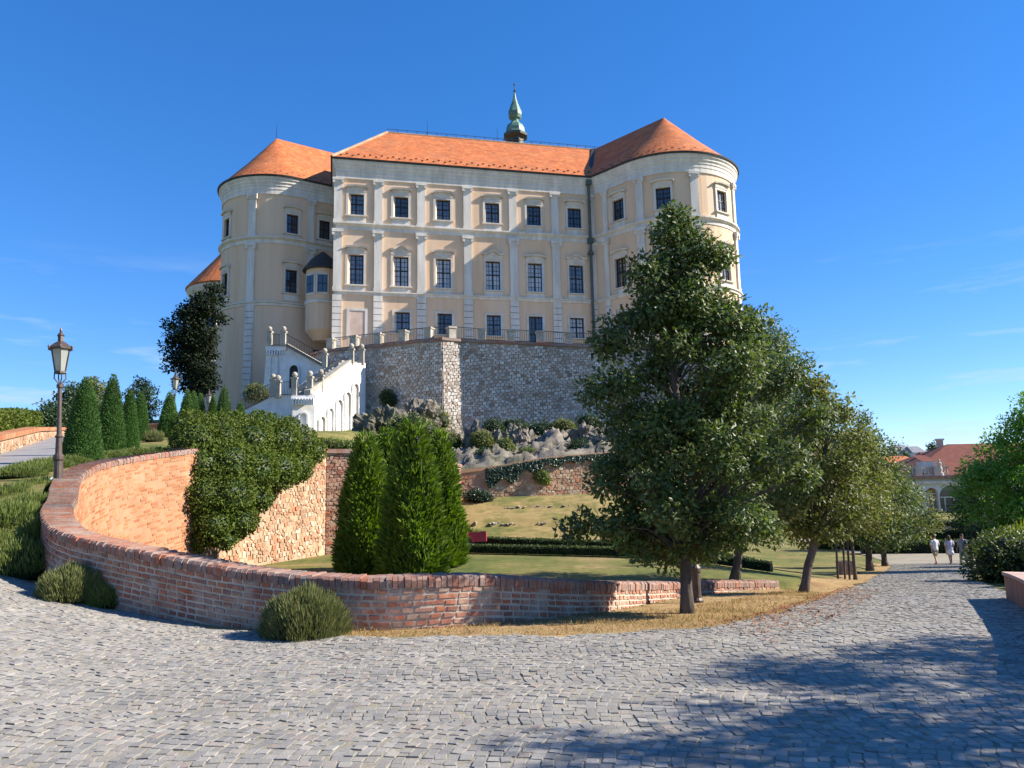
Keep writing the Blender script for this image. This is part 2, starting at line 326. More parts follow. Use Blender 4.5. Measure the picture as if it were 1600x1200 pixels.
def axis(a, b, st, far0, far1):
    m = list(np.arange(a, b+1e-6, st)); k = st; x = a; lo = []
    while x > far0: k *= 1.35; x -= k; lo.append(x)
    k = st; x = m[-1]; hi = []
    while x < far1: k *= 1.35; x += k; hi.append(x)
    return np.array(lo[::-1] + m + hi)
def grid_mesh(xs, ys, zf):
    X, Y = np.meshgrid(xs, ys); Z = zf(X, Y); V = np.stack([X.ravel(), Y.ravel(), Z.ravel()], 1)
    nx = len(xs); i = np.arange(len(ys)-1)[:, None]*nx + np.arange(nx-1)[None]; i = i.ravel()
    return V, np.stack([i, i+1, i+1+nx, i+nx], 1)
V, Fq = grid_mesh(axis(-12, 30, .3, -5000, 5000), axis(2, 48, .3, -400, 6000), lambda x, y: H(x, y) - .035)
tag(obj('ground', V, Fq, M['lawn'], smooth=True), kind='structure')

# the road: front edge and the two sides of the lane that leads down to the right
RF = np.array([(-16, 11.4), (-8.3, 11.9), (-7.3, 11.75), (-5.5, 10.78), (-3.45, 10.0), (-2.2, 9.5), (-1.9, 9.35), (-.78, 9.25), (.5, 9.2), (1.55, 9.2), (2.45, 9.7), (3.6, 11.0), (5.75, 14.6), (9.45, 21.4),
               (15, 32), (21.5, 45), (24.5, 52), (27, 62), (26, 75)])
RR = np.array([(3.5, 4.4), (5.4, 7.7), (8.45, 13), (9.4, 15.4), (13, 22.5), (20, 34), (28.2, 47), (32, 55), (34, 62), (36, 75)])
def on_road(x, y):
    yf = np.interp(x, RF[:, 0], RF[:, 1], right=75); xr = np.interp(y, RR[:, 1], RR[:, 0]); xr = np.where(y < 4.4, 40, xr)
    w = .10*np.sin(x*3.1+y) + .06*np.sin(7.3*x+2.1)
    return (y < yf + w) & (x < xr)
# road bed under the setts, a sheet a little over the ground
xs = np.arange(-18, 37, .25); ys = np.arange(-6, 75, .25)
V, Fq = grid_mesh(xs, ys, lambda x, y: gz(x, y) + .0088)
cx = V[Fq].mean(1); keep = on_road(cx[:, 0], cx[:, 1]); Fq = Fq[keep]
u, inv = np.unique(Fq, return_inverse=True)
road = tag(obj('cobbled_road', V[u], inv.reshape(Fq.shape), M['joint'], smooth=True), kind='structure')
# the setts, laid in segmental arcs
def sett_batch():
    h, w, W, Rr = .083, .095, 1.22, 1.5
    ROT = R(79); ca, sa = math.cos(ROT), math.sin(ROT)
    out = []
    vs = np.arange(-46, 30, h)
    for v in vs:
        u0 = -40
        for c in range(-8, 56):
            a = 0.0
            base = c*W
            amax = math.asin(W/2/Rr)
            n = int(2*amax*Rr/w); th = (np.arange(n)+.5)/n*2*amax - amax
            out.append(np.stack([base + Rr*np.sin(th), v + Rr*(np.cos(th)-1) + np.zeros(n), th, np.full(n, 2*amax*Rr/n)], 1))
    A = np.concatenate(out)
    x = A[:, 0]*ca - A[:, 1]*sa; y = A[:, 0]*sa + A[:, 1]*ca
    th = -A[:, 2] + ROT
    vis = (y > 3.2) & (np.abs(x) < .72*y + .8) & (y < 49)
    k = vis; x, y, th, wl, a0 = x[k], y[k], th[k], A[k, 3], A[k, 2]
    k = on_road(x, y); x, y, th, wl, a0 = x[k], y[k], th[k], wl[k], a0[k]
    n = len(x)
    hl = wl/2*rng.uniform(.84, 1.03, n); hw = h*np.cos(a0)/2*rng.uniform(.86, 1.0, n)
    x = x + rng.normal(0, .009, n) + .03*np.sin(y*2.3+x*.7); y = y + rng.normal(0, .009, n) + .03*np.sin(x*1.9-y*.8); th = th + rng.normal(0, .08, n)
    z = gz(x, y) + rng.normal(.0108, .0025, n)
    sg = np.array([(-1, -1), (1, -1), (1, 1), (-1, 1)], float)
    P = np.zeros((n, 12, 3)); tx, ty = rng.normal(0, .026, n), rng.normal(0, .026, n)
    for ring, (sc_, dz) in enumerate(((1.0, -.03), (.99, .0005), (.92, .0030))):
        for j in range(4):
            jx = rng.uniform(.86, 1.08, n); jy = rng.uniform(.86, 1.08, n)
            lx = sg[j, 0]*hl*sc_*jx; ly = sg[j, 1]*hw*sc_*jy
            P[:, ring*4+j, 0] = x + lx*np.cos(th) - ly*np.sin(th)
            P[:, ring*4+j, 1] = y + lx*np.sin(th) + ly*np.cos(th)
            P[:, ring*4+j, 2] = z + dz + (lx*tx + ly*ty if ring else 0) + (gz(P[:, ring*4+j, 0], P[:, ring*4+j, 1]) - gz(x, y))
    return x, y, P
SF = np.array([(8, 9, 10, 11), (0, 1, 5, 4), (1, 2, 6, 5), (2, 3, 7, 6), (3, 0, 4, 7), (4, 5, 9, 8), (5, 6, 10, 9), (6, 7, 11, 10), (7, 4, 8, 11)])
sx, sy, SP = sett_batch()
inframe = (sy > 4.3) & (np.abs(sx) < .66*sy)
order = np.argsort(np.where(inframe, sy, 99)); near = order[:300]
rest = np.ones(len(sx), bool); rest[near] = False
def join_pieces(P, F):
    n, k = P.shape[:2]; return P.reshape(-1, 3), (np.arange(n)[:, None, None]*k + F[None]).reshape(-1, F.shape[1])
V, Fq = join_pieces(SP[rest], SF)
tag(obj('cobblestones', V, Fq, M['sett'], road), kind='stuff')
for i in near:
    c = SP[i].mean(0); me = mesh_np('cobblestone', SP[i]-c, SF); me.materials.append(M['sett']); inst('cobblestone', me, road, c)

# dry verge between road and wall, along the lane, with dry grass standing on it
xs = np.arange(-7.5, 24, .2); ys = np.arange(9, 50, .2)
V, Fq = grid_mesh(xs, ys, lambda x, y: H(x, y) + .004)
cx = V[Fq].mean(1)
def on_verge(x, y):
    yf = np.interp(x, RF[:, 0], RF[:, 1]); yw_ = np.where(x < 6.2, ywall(np.clip(x, -7.9, 6.2)), yf + 2.6 + .8*np.sin(x*1.7))
    return (y > yf - .12) & (y < yw_ - .05*(x > 2)) & (x > -7.5)
keep = on_verge(cx[:, 0], cx[:, 1]); Fq = Fq[keep]; u, inv = np.unique(Fq, return_inverse=True)
verge = tag(obj('dry_grass_verge', V[u], inv.reshape(Fq.shape), M['dry'], smooth=True), kind='structure')

def leaves(P, D, Nn, Lg, Wd, fold=.12):
    """one folded leaf (4 corners) at each P along D"""
    D = D/np.linalg.norm(D, axis=1, keepdims=True); b = np.cross(D, Nn); b /= np.linalg.norm(b, axis=1, keepdims=True)+1e-9
    n = np.cross(b, D); Lg = Lg[:, None]; Wd = Wd[:, None]
    m = P + D*Lg*.48 - n*Lg*fold
    V = np.stack([P, m + b*Wd/2, P + D*Lg - n*Lg*fold*.5, m - b*Wd/2], 1)
    return V.reshape(-1, 3), np.arange(len(P)*4).reshape(-1, 4)
def unit(n): v = rng.normal(size=(n, 3)); return v/np.linalg.norm(v, axis=1, keepdims=True)
def blades(P, Lg, Wd, lean=.35):
    n = len(P); D = unit(n)*lean; D[:, 2] = 1
    return leaves(P, D, unit(n), np.asarray(Lg), np.asarray(Wd), .1)
k = 60000
bx, by = rng.uniform(-4, 22, k), rng.uniform(9, 46, k)
patch = lambda x, y: .5+.5*np.sin(x*1.3+2*np.sin(y*1.1))*np.sin(y*1.7-1.5*np.sin(x*.9))
s_ = on_verge(bx, by) & (rng.random(k) < np.clip(14/by, .2, 1)) & (rng.random(k) < .25+.75*patch(bx, by)); bx, by = bx[s_], by[s_]
k2 = 26000; bx2 = rng.uniform(-2.3, 6.2, k2); by2 = np.interp(bx2, RF[:, 0], RF[:, 1]) + rng.random(k2)**1.3*2.6
s_ = on_verge(bx2, by2) & (rng.random(k2) < .1+.9*patch(bx2*1.6, by2*1.6)**1.5); bx = np.concatenate([bx, bx2[s_]]); by = np.concatenate([by, by2[s_]])
V, Fq = blades(np.stack([bx, by, H(bx, by)], 1), rng.uniform(.02, .075, len(bx))*(.6+.8*patch(bx*2, by*2)), rng.uniform(.005, .010, len(bx)), 1.1)
tag(obj('dry_grass', V, Fq, M['blade']), 'short dry straw coloured grass on the verge along the cobbled road', 'grass', kind='stuff')
k = 1500; t = rng.random(k); lx = np.interp(t, [0, .5, 1], [2.6, 4.4, 7.4]) + rng.normal(0, .25, k); ly = np.interp(lx, RF[:, 0], RF[:, 1]) - rng.random(k)**1.8*1.9 + .25
D = unit(k); D[:, 2] *= .25; nn = unit(k)*.4; nn[:, 2] = 1
V, Fq = leaves(np.stack([lx, ly, gz(lx, ly)+.032], 1), D, nn, rng.uniform(.03, .06, k), rng.uniform(.02, .035, k))
tag(obj('leaf_litter', V, Fq, M['litter']), 'reddish fallen leaves strewn along the edge of the road', 'leaves', kind='stuff')

xs = np.arange(-3.6, 13, .3); ys = np.arange(30.5, 43.5, .3)
V, Fq = grid_mesh(xs, ys, lambda x, y: zg(x, y) + .012); cx = V[Fq].mean(1)
keep = (cx[:, 1] > 32.2-.45*cx[:, 0]+.4*np.sin(cx[:, 0]*1.3)) & (cx[:, 0] > -3.4) & (cx[:, 0] < 12+.3*np.sin(cx[:, 1])) & (cx[:, 1] < np.interp(cx[:, 0], [-3, 1.5, 7, 14], [40.3, 41.3, 43.1, 44])); Fq = Fq[keep]; u, inv = np.unique(Fq, return_inverse=True)
tag(obj('parched_terraces', V[u], inv.reshape(Fq.shape), M['terrace'], smooth=True), kind='structure')

# ------------------------------------------------------------------ higher ground on the left, up to the castle
ZRY = [11.6, 12.3, 13, 14, 15, 17.5, 20, 22, 26, 30, 36, 44, 52, 60, 70, 90, 140]
ZRZ = [.5, .95, 1.35, 1.78, 2.06, 2.4, 2.68, 2.95, 3.4, 3.9, 4.65, 5.4, 6.0, 7.4, 9.0, 9.6, 9.6]
XBY = [11.6, 12.3, 12.9, 13.75, 15.1, 17.0, 19.3, 21.9, 29.5, 30.0, 40.2, 44.0, 60, 140]
XBX = [-8.3, -8.0, -7.95, -8.4, -9.1, -9.7, -10.0, -9.5, -7.35, -6.0, -3.0, -3.0, -4, -4]
HEY = [11.6, 20.5, 21.9, 29.6, 30.2, 40.2, 50, 60]; HEZ = [9, 9, 2.9, 3.2, 3.2, 2.7, 4.5, 8]
def zr(y): return np.interp(y, ZRY, ZRZ)
def upper(x, y):
    z = zr(y); he = np.minimum(np.interp(y, HEY, HEZ), z); t = sstep((np.interp(y, XBY, XBX) - x)/7)
    return he + (z-he)*t
ys = np.concatenate([np.arange(11.6, 44.01, .3), np.arange(45, 141, 1.5)])
ts = np.concatenate([np.arange(0, 14, .5), [15, 17, 20, 25, 32, 42, 60, 100]])
V = []
for y in ys:
    xb = np.interp(y, XBY, XBX)
    for t in ts: V.append((xb-t, y, float(upper(xb-t, y))))
V = np.array(V); nx = len(ts); i = (np.arange(len(ys)-1)[:, None]*nx + np.arange(nx-1)[None]).ravel()
tag(obj('upper_ground', V, np.stack([i, i+1, i+1+nx, i+nx], 1)[:, ::-1], M['lawn'], smooth=True), kind='structure')
UR = [(11.8, -8.9, 4.5), (14, -9.6, 3.6), (18, -11.4, 3.1), (24, -13.7, 2.9), (30, -16.2, 3.3), (36, -18.2, 4), (44, -21.5, 4.5), (60, -27, 5)]
V = []
yy = np.arange(12, 58, .4); ua = np.array(UR)
for y in yy:
    xr_ = np.interp(y, ua[:, 0], ua[:, 1]); w_ = np.interp(y, ua[:, 0], ua[:, 2])
    for q in np.linspace(0, 1, 7): V.append((xr_-w_*q, y, float(upper(xr_-w_*q, y))+.03))
i = (np.arange(len(yy)-1)[:, None]*7 + np.arange(6)[None]).ravel()
tag(obj('upper_road', np.array(V), np.stack([i, i+7, i+8, i+1], 1), M['farroad'], smooth=True), kind='structure')

# ------------------------------------------------------------------ brick and stone laying
class Path:
    def __init__(s, pts):
        s.p = np.array(pts, float)[:, :2]; d = np.diff(s.p, axis=0); s.l = np.concatenate([[0], np.cumsum(np.hypot(d[:, 0], d[:, 1]))]); s.L = s.l[-1]
        t = d/np.linalg.norm(d, axis=1, keepdims=True); s.t = t
        nn = np.stack([t[:, 1], -t[:, 0]], 1); m = np.vstack([nn[:1], nn[:-1]+nn[1:], nn[-1:]])
        q = np.linalg.norm(m, axis=1, keepdims=True); m = m/q
        c = np.sum(m*np.vstack([nn, nn[-1:]]), 1, keepdims=True); s.m = m/np.clip(c, .35, 1)   # mitred outward vector at each vertex
    def pos(s, a):
        a = np.clip(a, 0, s.L); return np.array([np.interp(a, s.l, s.p[:, 0]), np.interp(a, s.l, s.p[:, 1])])
    def off(s, a, o):
        a = min(max(a, 0), s.L); q = s.pos(a); m = np.array([np.interp(a, s.l, s.m[:, 0]), np.interp(a, s.l, s.m[:, 1])]); return q + m*o
    def frame(s, a):
        e = .05; p0, p1 = s.pos(a-e), s.pos(a+e); t = (p1-p0)/np.linalg.norm(p1-p0); return (s.pos(a), t, np.array([t[1], -t[0]]))
    def at_col(s, px, z=22.0):
        best = None
        for a in np.linspace(0, s.L, 800):
            q = s.pos(a); fr = s.frame(a)
            if np.dot(fr[2], -q) <= 0: continue
            e = abs(colx(q[0], q[1], z)-px)
            if best is None or e < best[0]: best = (e, a)
        return best[1]
PIECE_F = np.array([(0, 1, 2, 3), (4, 5, 1, 0), (5, 6, 2, 1), (6, 7, 3, 2), (7, 4, 0, 3)])   # front ring 0-3, root ring 4-7
def piece(fr, u0, u1, z0, z1, proud, root=-.03, bev=.012, jit=.0, sl=0.0):
    o, t, m = fr
    def P(a, b, c): return (o[0]+t[0]*a+m[0]*b, o[1]+t[1]*a+m[1]*b, c)
    r = lambda: random.uniform(-jit, jit)
    q = [(u0, z0), (u1, z0+sl), (u1, z1+sl), (u0, z1)]; q = [(a+r(), b+r()) for a, b in q]
    cu = sum(a for a, b in q)/4; cz = sum(b for a, b in q)/4
    fro = [(cu+(a-cu)*(1-bev/max(.02, abs(a-cu))) , cz+(b-cz)*(1-bev/max(.02, abs(b-cz)))) for a, b in q]
    return [P(a, proud+r()*.12, b) for a, b in fro] + [P(a, root, b) for a, b in q]
HEX_F = np.array([(0, 1, 2, 5), (2, 3, 4, 5)] + [(6+k, 6+(k+1) % 6, (k+1) % 6, k) for k in range(6)])
def lay(name, plural, pieces, m, parent, nobj, key, F=None):
    """the nobj largest in view as objects of their own, the rest joined"""
    P = np.array(pieces); c = P.mean(1); F = PIECE_F if F is None else F
    order = np.argsort([key(q) for q in c]); pick = order[:nobj]; rest = np.ones(len(P), bool); rest[pick] = False
    for i in pick:
        me = mesh_np(name, P[i]-c[i], F); me.materials.append(m); inst(name, me, parent, c[i])
    if rest.any():
        V, Fq = join_pieces(P[rest], F); tag(obj(plural, V, Fq, m, parent), kind='stuff')

# ---- the curved brick wall
wall = thing('curved_brick_wall', 'low curved red brick garden wall with upright coping bricks beside the road', 'wall', (-1.96, 9.8, 0))
wp = Path(WC); ztop = lambda a: float(np.interp(a, wp.l, WC[:, 2]))
TH = .43; CH = .135
core = MB(); sa = np.arange(0, wp.L, .15)
def wallcore(o0, o1, top, bot):
    V = []
    for a in sa:
        for o, z in ((o0, bot(a)), (o0, top(a)), (o1, top(a)), (o1, bot(a))):
            q = wp.off(a, o); V.append((q[0], q[1], z))
    n = len(sa); Fs = []
    for i in range(n-1):
        for j in range(4): Fs.append((i*4+j, (i+1)*4+j, (i+1)*4+(j+1) % 4, i*4+(j+1) % 4))
    Fs.append((0, 1, 2, 3)); Fs.append(((n-1)*4+3, (n-1)*4+2, (n-1)*4+1, (n-1)*4)); return V, Fs
V, Fs = wallcore(-.006, -TH+.012, lambda a: ztop(a)-CH+.005, lambda a: -.9)
obj('mortar_core', V, Fs, M['lime'], wall)
out_p, in_p, cop = [], [], []
a_left = wp.l[4*24]
CO = .080
for k_ in range(16):                                   # outer face, courses follow the top
    a = a_left - 1.2 + random.uniform(0, .1)
    while a < wp.L:
        w_ = random.choice((.15, .155, .16, .165, .155, .17, .27))
        q = wp.pos(a); zt = ztop(a+w_/2) - CH - k_*CO - .006; sl = (ztop(a+w_)-ztop(a))
        if zt > float(gz(q[0], q[1])) - .05 and not (zt - .06 > ztop(a)):
            fr = wp.frame(a+w_/2)
            out_p.append(piece(fr, -w_/2+.013, w_/2-.013, zt-CO+.023-sl/2, zt-sl/2, random.uniform(.001, .010), jit=.007, bev=.004, sl=sl))
        a += w_
for k_ in range(36):                                   # inner face
    a = random.uniform(0, .1)
    while a < wp.l[8*24]:
        w_ = random.choice((.15, .28, .28)); zt = ztop(a+w_/2) - CH - k_*CO
        q = wp.pos(a)
        if zt > -.5 and random.random() < .86:
            o, t, m_ = wp.frame(a+w_/2); sl = ztop(a+w_)-ztop(a)
            fr = (o - m_*TH, -t, -m_)
            in_p.append(piece(fr, -w_/2+.006, w_/2-.006, zt-CO+.012+sl/2, zt+sl/2, random.uniform(-.010, .010), jit=.006, bev=.008, sl=-sl))
        a += w_
COP_F = np.array([(0, 1, 2, 3), (4, 7, 6, 5), (0, 4, 5, 1), (1, 5, 6, 2), (2, 6, 7, 3), (3, 7, 4, 0)])
a = .03
while a < wp.L-.05:
    w_ = random.uniform(.070, .085); fr = wp.frame(a+w_/2); zt = ztop(a+w_/2)+random.uniform(-.010, .008)
    o, t, m_ = fr; r0 = random.uniform(.012, .034); r1 = random.uniform(.012, .03)
    def P(u_, n_, z_): return (o[0]+t[0]*u_+m_[0]*n_, o[1]+t[1]*u_+m_[1]*n_, z_)
    g = w_/2-.004; e = .012; b_ = random.uniform(.016, .03); zb = zt-CH
    ring = [(r0-.006, zb), (r0, zt-b_*1.6), (r0-b_*1.4, zt-.002), (-TH-r1+b_*1.4, zt), (-TH-r1, zt-b_*1.6), (-TH-r1+.006, zb)]
    A = [P(-g, n_, z_) for n_, z_ in ring] + [P(g, n_, z_) for n_, z_ in ring]
    cop.append(A); a += w_
CF = [(5, 4, 3, 2, 1, 0), (6, 7, 8, 9, 10, 11)] + [(i, i+1, i+7, i+6) for i in range(5)] + [(5, 0, 6, 11)]
cc = np.array(cop); cm = cc.mean(1); d_ = np.hypot(cm[:, 0], cm[:, 1]); vis_ = np.abs(cm[:, 0]) < .68*cm[:, 1]
pick = set(np.argsort(np.where(vis_, d_, 99))[:300].tolist()); V = []; Fs = []
for i in range(len(cop)):
    if i in pick:
        me = mesh_np('coping_brick', cc[i]-cm[i], CF); me.materials.append(M['coping']); inst('coping_brick', me, wall, cm[i])
    else: b0 = len(V); V += cop[i]; Fs += [tuple(j+b0 for j in f) for f in CF]
if V: tag(obj('coping_bricks', V, Fs, M['coping'], wall), kind='stuff')
dist = lambda q: math.hypot(q[0], q[1]) if abs(q[0]) < .67*q[1] else 99
lay('brick', 'bricks', out_p, M['brick'], wall, 300, dist)
inner = obj('inner_face', *[x for x in wallcore(-TH+.004, -TH+.012, lambda a: ztop(a)-CH, lambda a: -.9)], M['pinkmortar'], wall)
P = np.array(in_p); V, Fq = join_pieces(P, PIECE_F); tag(obj('inner_bricks', V, Fq, M['pinkbrick'], wall), kind='stuff')

# ---- rubble walls
def rubble_wall(name, label, pts, zbot, ztop_, mstone, mmort, size, nobj, thick=.6, brickcap=None, proud=(.006, .04), part=None, batter=0.0):
    p = Path(pts); root = part or thing(name, label, 'wall', (p.p[0][0], p.p[0][1], zbot(0)))
    N = max(2, int(p.L/.5)); ss = sorted(set(np.linspace(0, p.L, N).tolist() + p.l.tolist()))
    V = []
    for a in ss:
        for o, z in ((batter, zbot(a)-.6), (0, ztop_(a)), (-thick, ztop_(a)), (-thick, zbot(a)-.6)):
            q = p.off(a, o); V.append((q[0], q[1], z))
    n = len(ss); Fs = [(i*4+j, (i+1)*4+j, (i+1)*4+(j+1) % 4, i*4+(j+1) % 4) for i in range(n-1) for j in range(4)]
    Fs += [(0, 1, 2, 3), ((n-1)*4+3, (n-1)*4+2, (n-1)*4+1, (n-1)*4)]
    obj('wall_core', V, Fs, mmort, root)
    pcs = []; su, sz = size*1.15, size*.72
    for i in range(len(p.p)-1):
        a0, a1 = p.l[i], p.l[i+1]; n_u = max(1, round((a1-a0)/su)); su_ = (a1-a0)/n_u; zmin = min(zbot(a0), zbot(a1))-.3; n_z = int((max(ztop_(a0), ztop_(a1))-zmin)/sz)+1
        jt = {}
        def corner(k2, r_):
            if (k2, r_) not in jt:
                e_ = k2 <= 0 or k2 >= 2*n_u
                jt[(k2, r_)] = (a0+k2*su_/2+(0 if e_ else random.uniform(-.36, .36)*su_*.5), zmin+r_*sz+random.uniform(-.34, .34)*sz+.35*sz*math.sin(k2*.31+r_))
            return jt[(k2, r_)]
        for r_ in range(n_z):
            for k in range(-1, n_u):
                k0 = 2*k+(r_ % 2); ks = [min(max(q, 0), 2*n_u) for q in (k0, k0+1, k0+2)]
                if ks[0] == ks[2]: continue
                q6 = [corner(ks[0], r_), corner(ks[1], r_), corner(ks[2], r_), corner(ks[2], r_+1), corner(ks[1], r_+1), corner(ks[0], r_+1)]
                cu = sum(c[0] for c in q6)/6; cz = sum(c[1] for c in q6)/6; zt = ztop_(cu); zb = zbot(cu)
                if max(c[1] for c in q6) > zt-.01 or cz < zb-.1 or random.random() < .05: continue
                f = (zt-cz)/(zt-zb+.6)*batter; pr = f+random.uniform(*proud); gp = min(.9, 1-.022/size*random.uniform(.8, 2.2)); g2 = gp-.07
                fr_ = p.frame(min(max(cu, a0+.06), a1-.06)); o, t, m_ = fr_
                def P(c, kf, off):
                    u_ = (c[0]-cu)*kf; return (o[0]+t[0]*u_+m_[0]*off, o[1]+t[1]*u_+m_[1]*off, cz+(c[1]-cz)*kf)
                pcs.append([P(c, g2, pr+random.uniform(-.2, .2)*proud[1]*.5) for c in q6]+[P(c, gp, f-.05) for c in q6])
    lay('stone', 'stones', pcs, mstone, root, nobj, lambda q: dist(q), F=HEX_F)
    if brickcap:
        c = MB()
        for i in range(len(ss)-1):
            a, b = ss[i], ss[i+1]; q0, q1, q2, q3 = p.off(a, .07), p.off(b, .07), p.off(b, -thick-.05), p.off(a, -thick-.05)
            za, zb_ = ztop_(a)-.004, ztop_(b)-.004
            c.hexa([(*q0, za), (*q1, zb_), (*q2, zb_), (*q3, za), (*q0, za+.16), (*q1, zb_+.16), (*q2, zb_+.16), (*q3, za+.16)])
        c.build('coping', brickcap, root)
    return root
A_, B_, C_, D_, E_ = (-9.35, 21.9), (-7.2, 29.6), (-5.5, 30.3), (-2.75, 40.2), (6.8, 43.0)
rubble_wall('retaining_wall', 'sunlit mixed brick and stone retaining wall below the creeper', [A_, B_], lambda a: -.45,
            lambda a: np.interp(a, [0, 8], [2.95, 3.35]), M['warmstone'], M['warmmortar'], .19, 260, .5, M['pinkbrick'])
rubble_wall('brick_return_wall', 'dark shaded brick return wall behind the tall garden thujas', [B_, C_, D_], lambda a: -.45 if a < 3 else 0.0,
            lambda a: np.interp(a, [0, 2, 15], [3.3, 3.3, 2.95]), M['brick'], M['warmmortar'], .17, 60, .5, M['coping'])
rubble_wall('ivy_retaining_wall', 'pale stone retaining wall with sloping coping hung with ivy', [D_, (1.5, 41.2), E_, (14, 44.5)], lambda a: float(np.interp(a, [0, 10, 17], [1.35, .7, .2])),
            lambda a: float(np.interp(a, [0, 2, 4.5, 8, 10.2, 17.5], [2.72, 2.95, 3.35, 3.62, 3.68, 3.6])), M['warmstone'], M['warmmortar'], .21, 200, .5, M['pinkmortar'])
for nm, lb, pts, h0 in (('terrace_wall', 'lower tumbled line of white stones across the grass terrace', [(-3.2, 36.4), (1.5, 36.5), (6.5, 36.3)], .19),
                        ('terrace_wall', 'upper crumbling line of stones just below the ivy wall', [(-1.0, 38.8), (3.0, 38.9), (7.0, 38.8)], .13)):
    p = Path(pts); root = thing(nm, lb, 'wall', (pts[0][0], pts[0][1], .3)); pcs = []
    for r_ in range(3):
        a = 0
        while a < p.L-.2:
            w_ = random.uniform(.06, .22); q = p.pos(a+w_/2); zb = float(zg(q[0], q[1]-.25)); fr = p.frame(min(max(a+w_/2, .06), p.L-.06))
            if random.random() < .25+.65*(.5+.5*math.sin(a*1.7+r_+2*math.sin(a*.6))): fr = (fr[0]+fr[2]*random.uniform(-.14, .16), fr[1], fr[2]); pcs.append(piece(fr, -w_/2, w_/2, zb-.04+r_*h0*.4, zb+h0*(.42+.4*r_)*random.uniform(.5, 1.1), random.uniform(.0, .2), root=-.2, jit=.035, bev=.02))
            a += w_*1.05
    lay('stone', 'stones', pcs, M['rubble'], root, 120, dist)
# ------------------------------------------------------------------ the castle
castle = thing('castle', 'large cream baroque castle with orange tiled roofs on the stone terrace', 'castle', (-3.5, 67.5, 13))
EAVE, STR2, STR1, RIDGE, BASE = 31.4, 25.0, 19.1, 38.1, 4.0
def arc(c, r, a0, a1, n):
    return [(c[0]+r*math.cos(R(a)), c[1]+r*math.sin(R(a))) for a in np.linspace(a0, a1, n)]
ang = R(13); UX = (math.cos(ang), math.sin(ang)); MC = (-15.2, 65.0)
LTC, LTR = (-23.0, 73.5), 5.2; RWC, RWR = (15.5, 71.4), 6.2
lt = arc(LTC, LTR, 120, 305, 38); e_ = lt[-1]; lt.append((e_[0]+5.6*.82, e_[1]+5.6*.573))
LT = Path(lt)
ME = (MC[0]+23.86*UX[0], MC[1]+23.86*UX[1])
MN = Path([(MC[0]-UX[1]*10, MC[1]+UX[0]*10), MC, ME]); S0 = 10.0
RW = Path([ME] + arc(RWC, RWR, 222.4, 420, 38))
def wall_open(path, z0, z1, ops, m, name='wall', depth=.28, batter=0.0):
    ss = set(path.l.tolist()); zs = {z0, z1, STR1}
    for s, a, b, w in ops: ss |= {s-w/2, s+w/2}; zs |= {a, b}
    ss = sorted(ss); zs = sorted(zs); V = []; Fs = []
    def P(s, z, o=0.0):
        if batter and z < STR1: o += batter*(STR1-z)/(STR1-BASE)
        q = path.off(s, o); return (q[0], q[1], z)
    for i in range(len(ss)-1):
        if ss[i+1]-ss[i] < 1e-5: continue
        for j in range(len(zs)-1):
            cs, cz = (ss[i]+ss[i+1])/2, (zs[j]+zs[j+1])/2
            if any(abs(cs-s) < w/2 and a < cz < b for s, a, b, w in ops): continue
            b0 = len(V); V += [P(ss[i], zs[j]), P(ss[i+1], zs[j]), P(ss[i+1], zs[j+1]), P(ss[i], zs[j+1])]; Fs.append((b0, b0+1, b0+2, b0+3))
    for s, a, b, w in ops:
        c4 = [(s-w/2, a), (s+w/2, a), (s+w/2, b), (s-w/2, b)]
        for k in range(4):
            p0, p1 = c4[k], c4[(k+1) % 4]; b0 = len(V)
            V += [P(*p0), P(*p1), P(*p1, -depth), P(*p0, -depth)]; Fs.append((b0, b0+1, b0+2, b0+3))
    return obj(name, V, Fs, m, castle)
def sweep(path, prof, name, m, s0=0.0, s1=None, parent=None, z=0.0):
    s1 = path.L if s1 is None else s1
    ss = sorted({s0, s1} | {a for a in path.l if s0 < a < s1}); V = []; k = len(prof)
    for a in ss:
        for o, zz in prof: q = path.off(a, o); V.append((q[0], q[1], z+zz))
    Fs = [(i*k+j, (i+1)*k+j, (i+1)*k+j+1, i*k+j+1) for i in range(len(ss)-1) for j in range(k-1)]
    Fs += [tuple(range(k)), tuple((len(ss)-1)*k+j for j in range(k))[::-1]]
    return obj(name, V, Fs, m, parent or castle)
